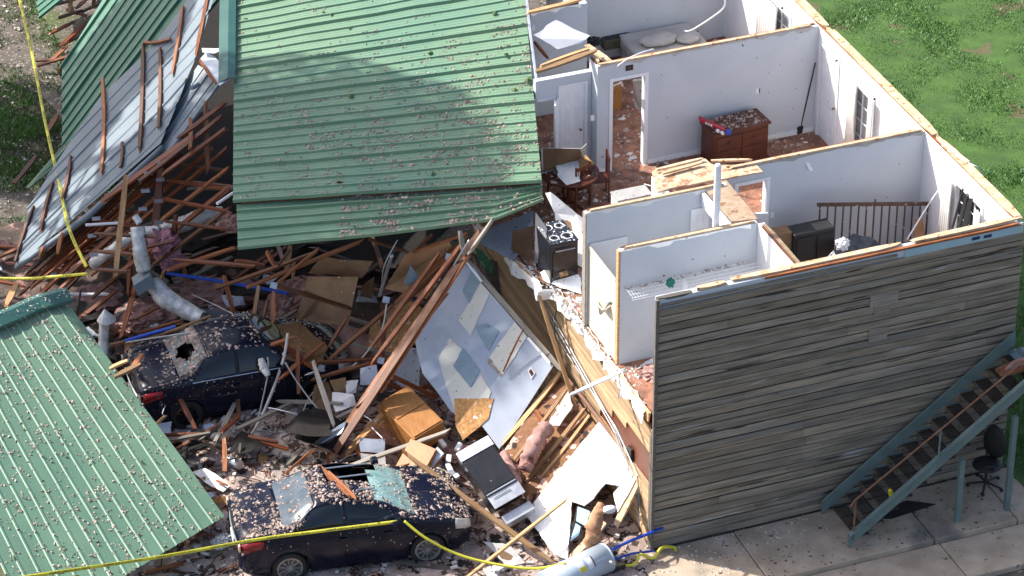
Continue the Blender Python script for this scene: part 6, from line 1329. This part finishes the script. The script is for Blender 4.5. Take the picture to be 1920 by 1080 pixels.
o = blob('white_bundle', PY(1580, 458, 2.2), (.12, .1, .11), M['paperw'], amp=.5); tag(o, 'crumpled white paper ball on the black plastic sheet', 'paper')
br = empty('bed_rail', (5.9, 3.2, 3.2), 'brown slatted bed rail leaning on the wall of the front room', 'bed rail'); a, c = PY(1533, 388, 3.2), PY(1752, 386, 3.2)
hp(obx((a, c-a, Vector((0, .05, 0)), Vector((0, 0, .07)))), 'top_rail', 'rail', parent=br, bv=.008)
for k in range(15): q = a.lerp(c, .025+k*.066); b = MB(); b.box(q.x-.012, q.x+.012, 3.21, 3.235, ZF+.25, q.z+.01); hp(b, 'slat', 'rail', parent=br)
hp(obx((c-Vector((.03, .01, .95)), Vector((.05, 0, 0)), Vector((0, .06, 0)), Vector((0, 0, 1.08)))), 'end_post', 'rail', parent=br); b = MB(); b.box(a.x, c.x, 3.2, 3.24, ZF+.2, ZF+.27); hp(b, 'bottom_rail', 'rail', parent=br)
q = PY(1642, 380, 3.2); b = MB(); b.box(q.x-.012, q.x+.012, 3.21, 3.235, q.z-.05, q.z+.06); hp(b, 'peg', 'rail', parent=br)
o = slab('cardboard_piece', [PY(1716, 412, 3.0), PY(1730, 408, 3.0), PY(1735, 455, 3.0), PY(1714, 450, 3.0)], .01, M['paper'], n=Vector((0, -1, 0))); tag(o, 'brown cardboard behind the right end of the bed rail', 'cardboard')
for k, (x1, y1, x2, y2) in enumerate(((1806, 352, 1782, 440), (1814, 362, 1795, 436), (1820, 370, 1808, 432))):
    o = plank('fallen_blind', PX(x1, y1, 6.9), PX(x2, y2, 6.75), .10, .03, 'black'); tag(o, ['leftmost black slat leaning in the broken window', 'middle black slat leaning in the broken window', 'rightmost black slat leaning in the broken window'][k], 'slat')
# closet shelf, vent pipe
ws_ = empty('wire_shelf', (1.4, 1.5, 4.4), 'white wire shelf on the closet wall', 'shelf'); b = MB()
pa, pb_ = PY(1170, 541, 1.70), PY(1412, 487, 1.70)
for k in range(4): b.tube([(.10, 1.68-k*.11, pa.z), (2.64, 1.68-k*.11, pb_.z)], .006, 5)
for k in range(46): x = .12+k*.055; b.tube([(x, 1.70, pa.z+.004), (x, 1.34, pa.z+.004), (x, 1.335, pa.z-.04)], .0028, 4, caps=False)
b.tube([(.10, 1.34, pa.z-.04), (2.64, 1.34, pb_.z-.04)], .006, 5); hp(b, 'rack', 'white', parent=ws_)
flecks('litter', [(Vector((.1, 1.6, pa.z+.01)), Vector((2.6, 1.6, pb_.z+.01)), Vector((2.6, 1.70, pb_.z+.01))), (Vector((.1, 1.6, pa.z+.01)), Vector((2.6, 1.70, pb_.z+.01)), Vector((.1, 1.70, pa.z+.01)))], 320, .008, .03, M['flock'], None, parent=ws_)
o = blob('green_cloth', PY(1257, 530, 1.35), (.08, .04, .09), mat('green cloth', (.02, .18, .14), None, 4, .8), amp=.3); tag(o, 'small green cloth hanging from the wire shelf', 'cloth'); o = blob('white_cloth', PY(1283, 537, 1.30), (.06, .04, .12), M['paperw'], amp=.3); tag(o, 'small white cloth hanging from the wire shelf', 'cloth')
vp = P(1342, 430, 5.3); b = MB(); b.box(vp.x-.055, vp.x+.055, vp.y-.055, vp.y+.055, 4.9, 5.3+1.35); o = hp(b, 'vent_pipe', 'white_m', parent=None, bv=.025); tag(o, 'square white vent pipe rising behind the closet wall', 'vent pipe')
# ================================================================== CAUTION TAPE
def tape(pts, wd, lb, up=(0, 0, 1), text=True, twist=0., side=None):
    Q = catm([P(*p) for p in pts], 12); V = []; F = []; frames = []; L = [0.]
    for i in range(len(Q)): L.append(L[-1]+(Q[i]-Q[i-1]).length if i else 0.)
    L = L[1:]
    for i, q in enumerate(Q):
        d = (Q[min(i+1, len(Q)-1)]-Q[max(i-1, 0)]).normalized(); f = Vector(FW); u = d.cross(f).normalized()
        if u.z < 0 and side is None: u = -u
        if side: u = u*side*(1 if u.dot(Vector(RT)) > 0 else -1)
        an = twist*noise.noise(Vector((L[i]*.9, 1, 2))); u = u*math.cos(an)+d.cross(u)*math.sin(an); frames.append((q, d, u)); V += [q-u*wd/2, q+u*wd/2]
    for i in range(len(Q)-1): F.append((2*i, 2*i+1, 2*i+3, 2*i+2))
    r = empty('caution_tape', Q[0], lb, 'tape'); o = mk('ribbon', V, F, M['tape'], r, smooth=True); s = o.modifiers.new('t', 'SOLIDIFY'); s.thickness = .002; s.offset = 0
    if text:
        cu = bpy.data.curves.new('t', 'FONT'); cu.body = 'SHERIFF LINE DO NOT CROSS'; cu.size = wd*.95; cu.resolution_u = 1; to_ = bpy.data.objects.new('t', cu); COL.objects.link(to_); bpy.context.view_layer.update()
        me = bpy.data.meshes.new_from_object(to_.evaluated_get(bpy.context.evaluated_depsgraph_get())); TV = [v.co.copy() for v in me.vertices]; TF = [tuple(p.vertices) for p in me.polygons]; bpy.data.objects.remove(to_); wt = max(v.x for v in TV)
        V2 = []; F2 = []; s0 = .1
        while s0+wt < L[-1]:
            b0 = len(V2)
            for v in TV:
                s = s0+v.x; i = min(max(int(np.searchsorted(L, s))-1, 0), len(L)-2); t = (s-L[i])/max(1e-6, L[i+1]-L[i]); q = frames[i][0].lerp(frames[i+1][0], t); u = frames[i][2].lerp(frames[i+1][2], t).normalized(); d = frames[i][1]
                V2.append(q+u*(v.y-wd*.33)-Vector(FW)*.006)
            F2 += [tuple(k+b0 for k in f) for f in TF]; s0 += wt+.28
        if V2: mk('lettering', V2, F2, M['ink'], r)
    return r
tape([(-30, 1093, 2.1), (120, 1071, 1.9), (300, 1044, 1.4), (480, 1012, 1.15), (600, 996, 1.15), (745, 978, 1.15)], .06, 'yellow tape stretched from the lower left corner along the front car', text=True)
tape([(758, 977, 1.12), (800, 1010, .85), (860, 1040, .55), (930, 1058, .45), (1000, 1066, .45), (1062, 1056, .6)], .048, 'yellow tape sagging from the car mirror to the water heater', twist=.5, text=False)
tape([(33, -15, 1.9), (60, 100, 1.9), (85, 230, 1.9), (110, 340, 2.0), (130, 430, 2.2), (162, 500, 2.3)], .066, 'yellow tape running down from the top left corner over the grey sheet', side=1)
tape([(-20, 522, 1.3), (60, 522, 1.4), (164, 513, 1.9)], .06, 'yellow tape crossing the left edge above the teal ridge cap', twist=.3)
tape([(1160, 1060, .1), (1190, 1058, .15), (1200, 1040, .25), (1225, 1046, .15), (1240, 1028, .3), (1262, 1026, .1), (1268, 1034, .05)], .055, 'crumpled yellow tape on the pavement at the plank wall corner', twist=1.5, text=False)
# fallen leaves on the pavement
rr = random.Random(8); V = []; F = []
for _ in range(150):
    cx, cy = rr.uniform(-.2, 8), rr.uniform(-2.6, -.15)
    if noise.noise(Vector((cx*1.1, cy*1.1, 4))) < .02: continue
    z = .026 if cy > -1.6 else -.084
    for k in range(rr.randint(1, 5)):
        q = Vector((cx+rr.gauss(0, .05), cy+rr.gauss(0, .05), z+.01*k)); a = rr.uniform(0, 6); s = rr.uniform(.012, .035); u = Vector((math.cos(a), math.sin(a), rr.uniform(-.1, .5)))*s; v = Vector((-u.y, u.x, s*.3))*.6; i = len(V); V += [q-u, q+v, q+u, q-v]; F.append((i, i+1, i+2, i+3))
o = mk('leaf_litter', V, F, M['leaf']); o['kind'] = 'stuff'; o['label'] = 'torn green leaves scattered on the pavement'
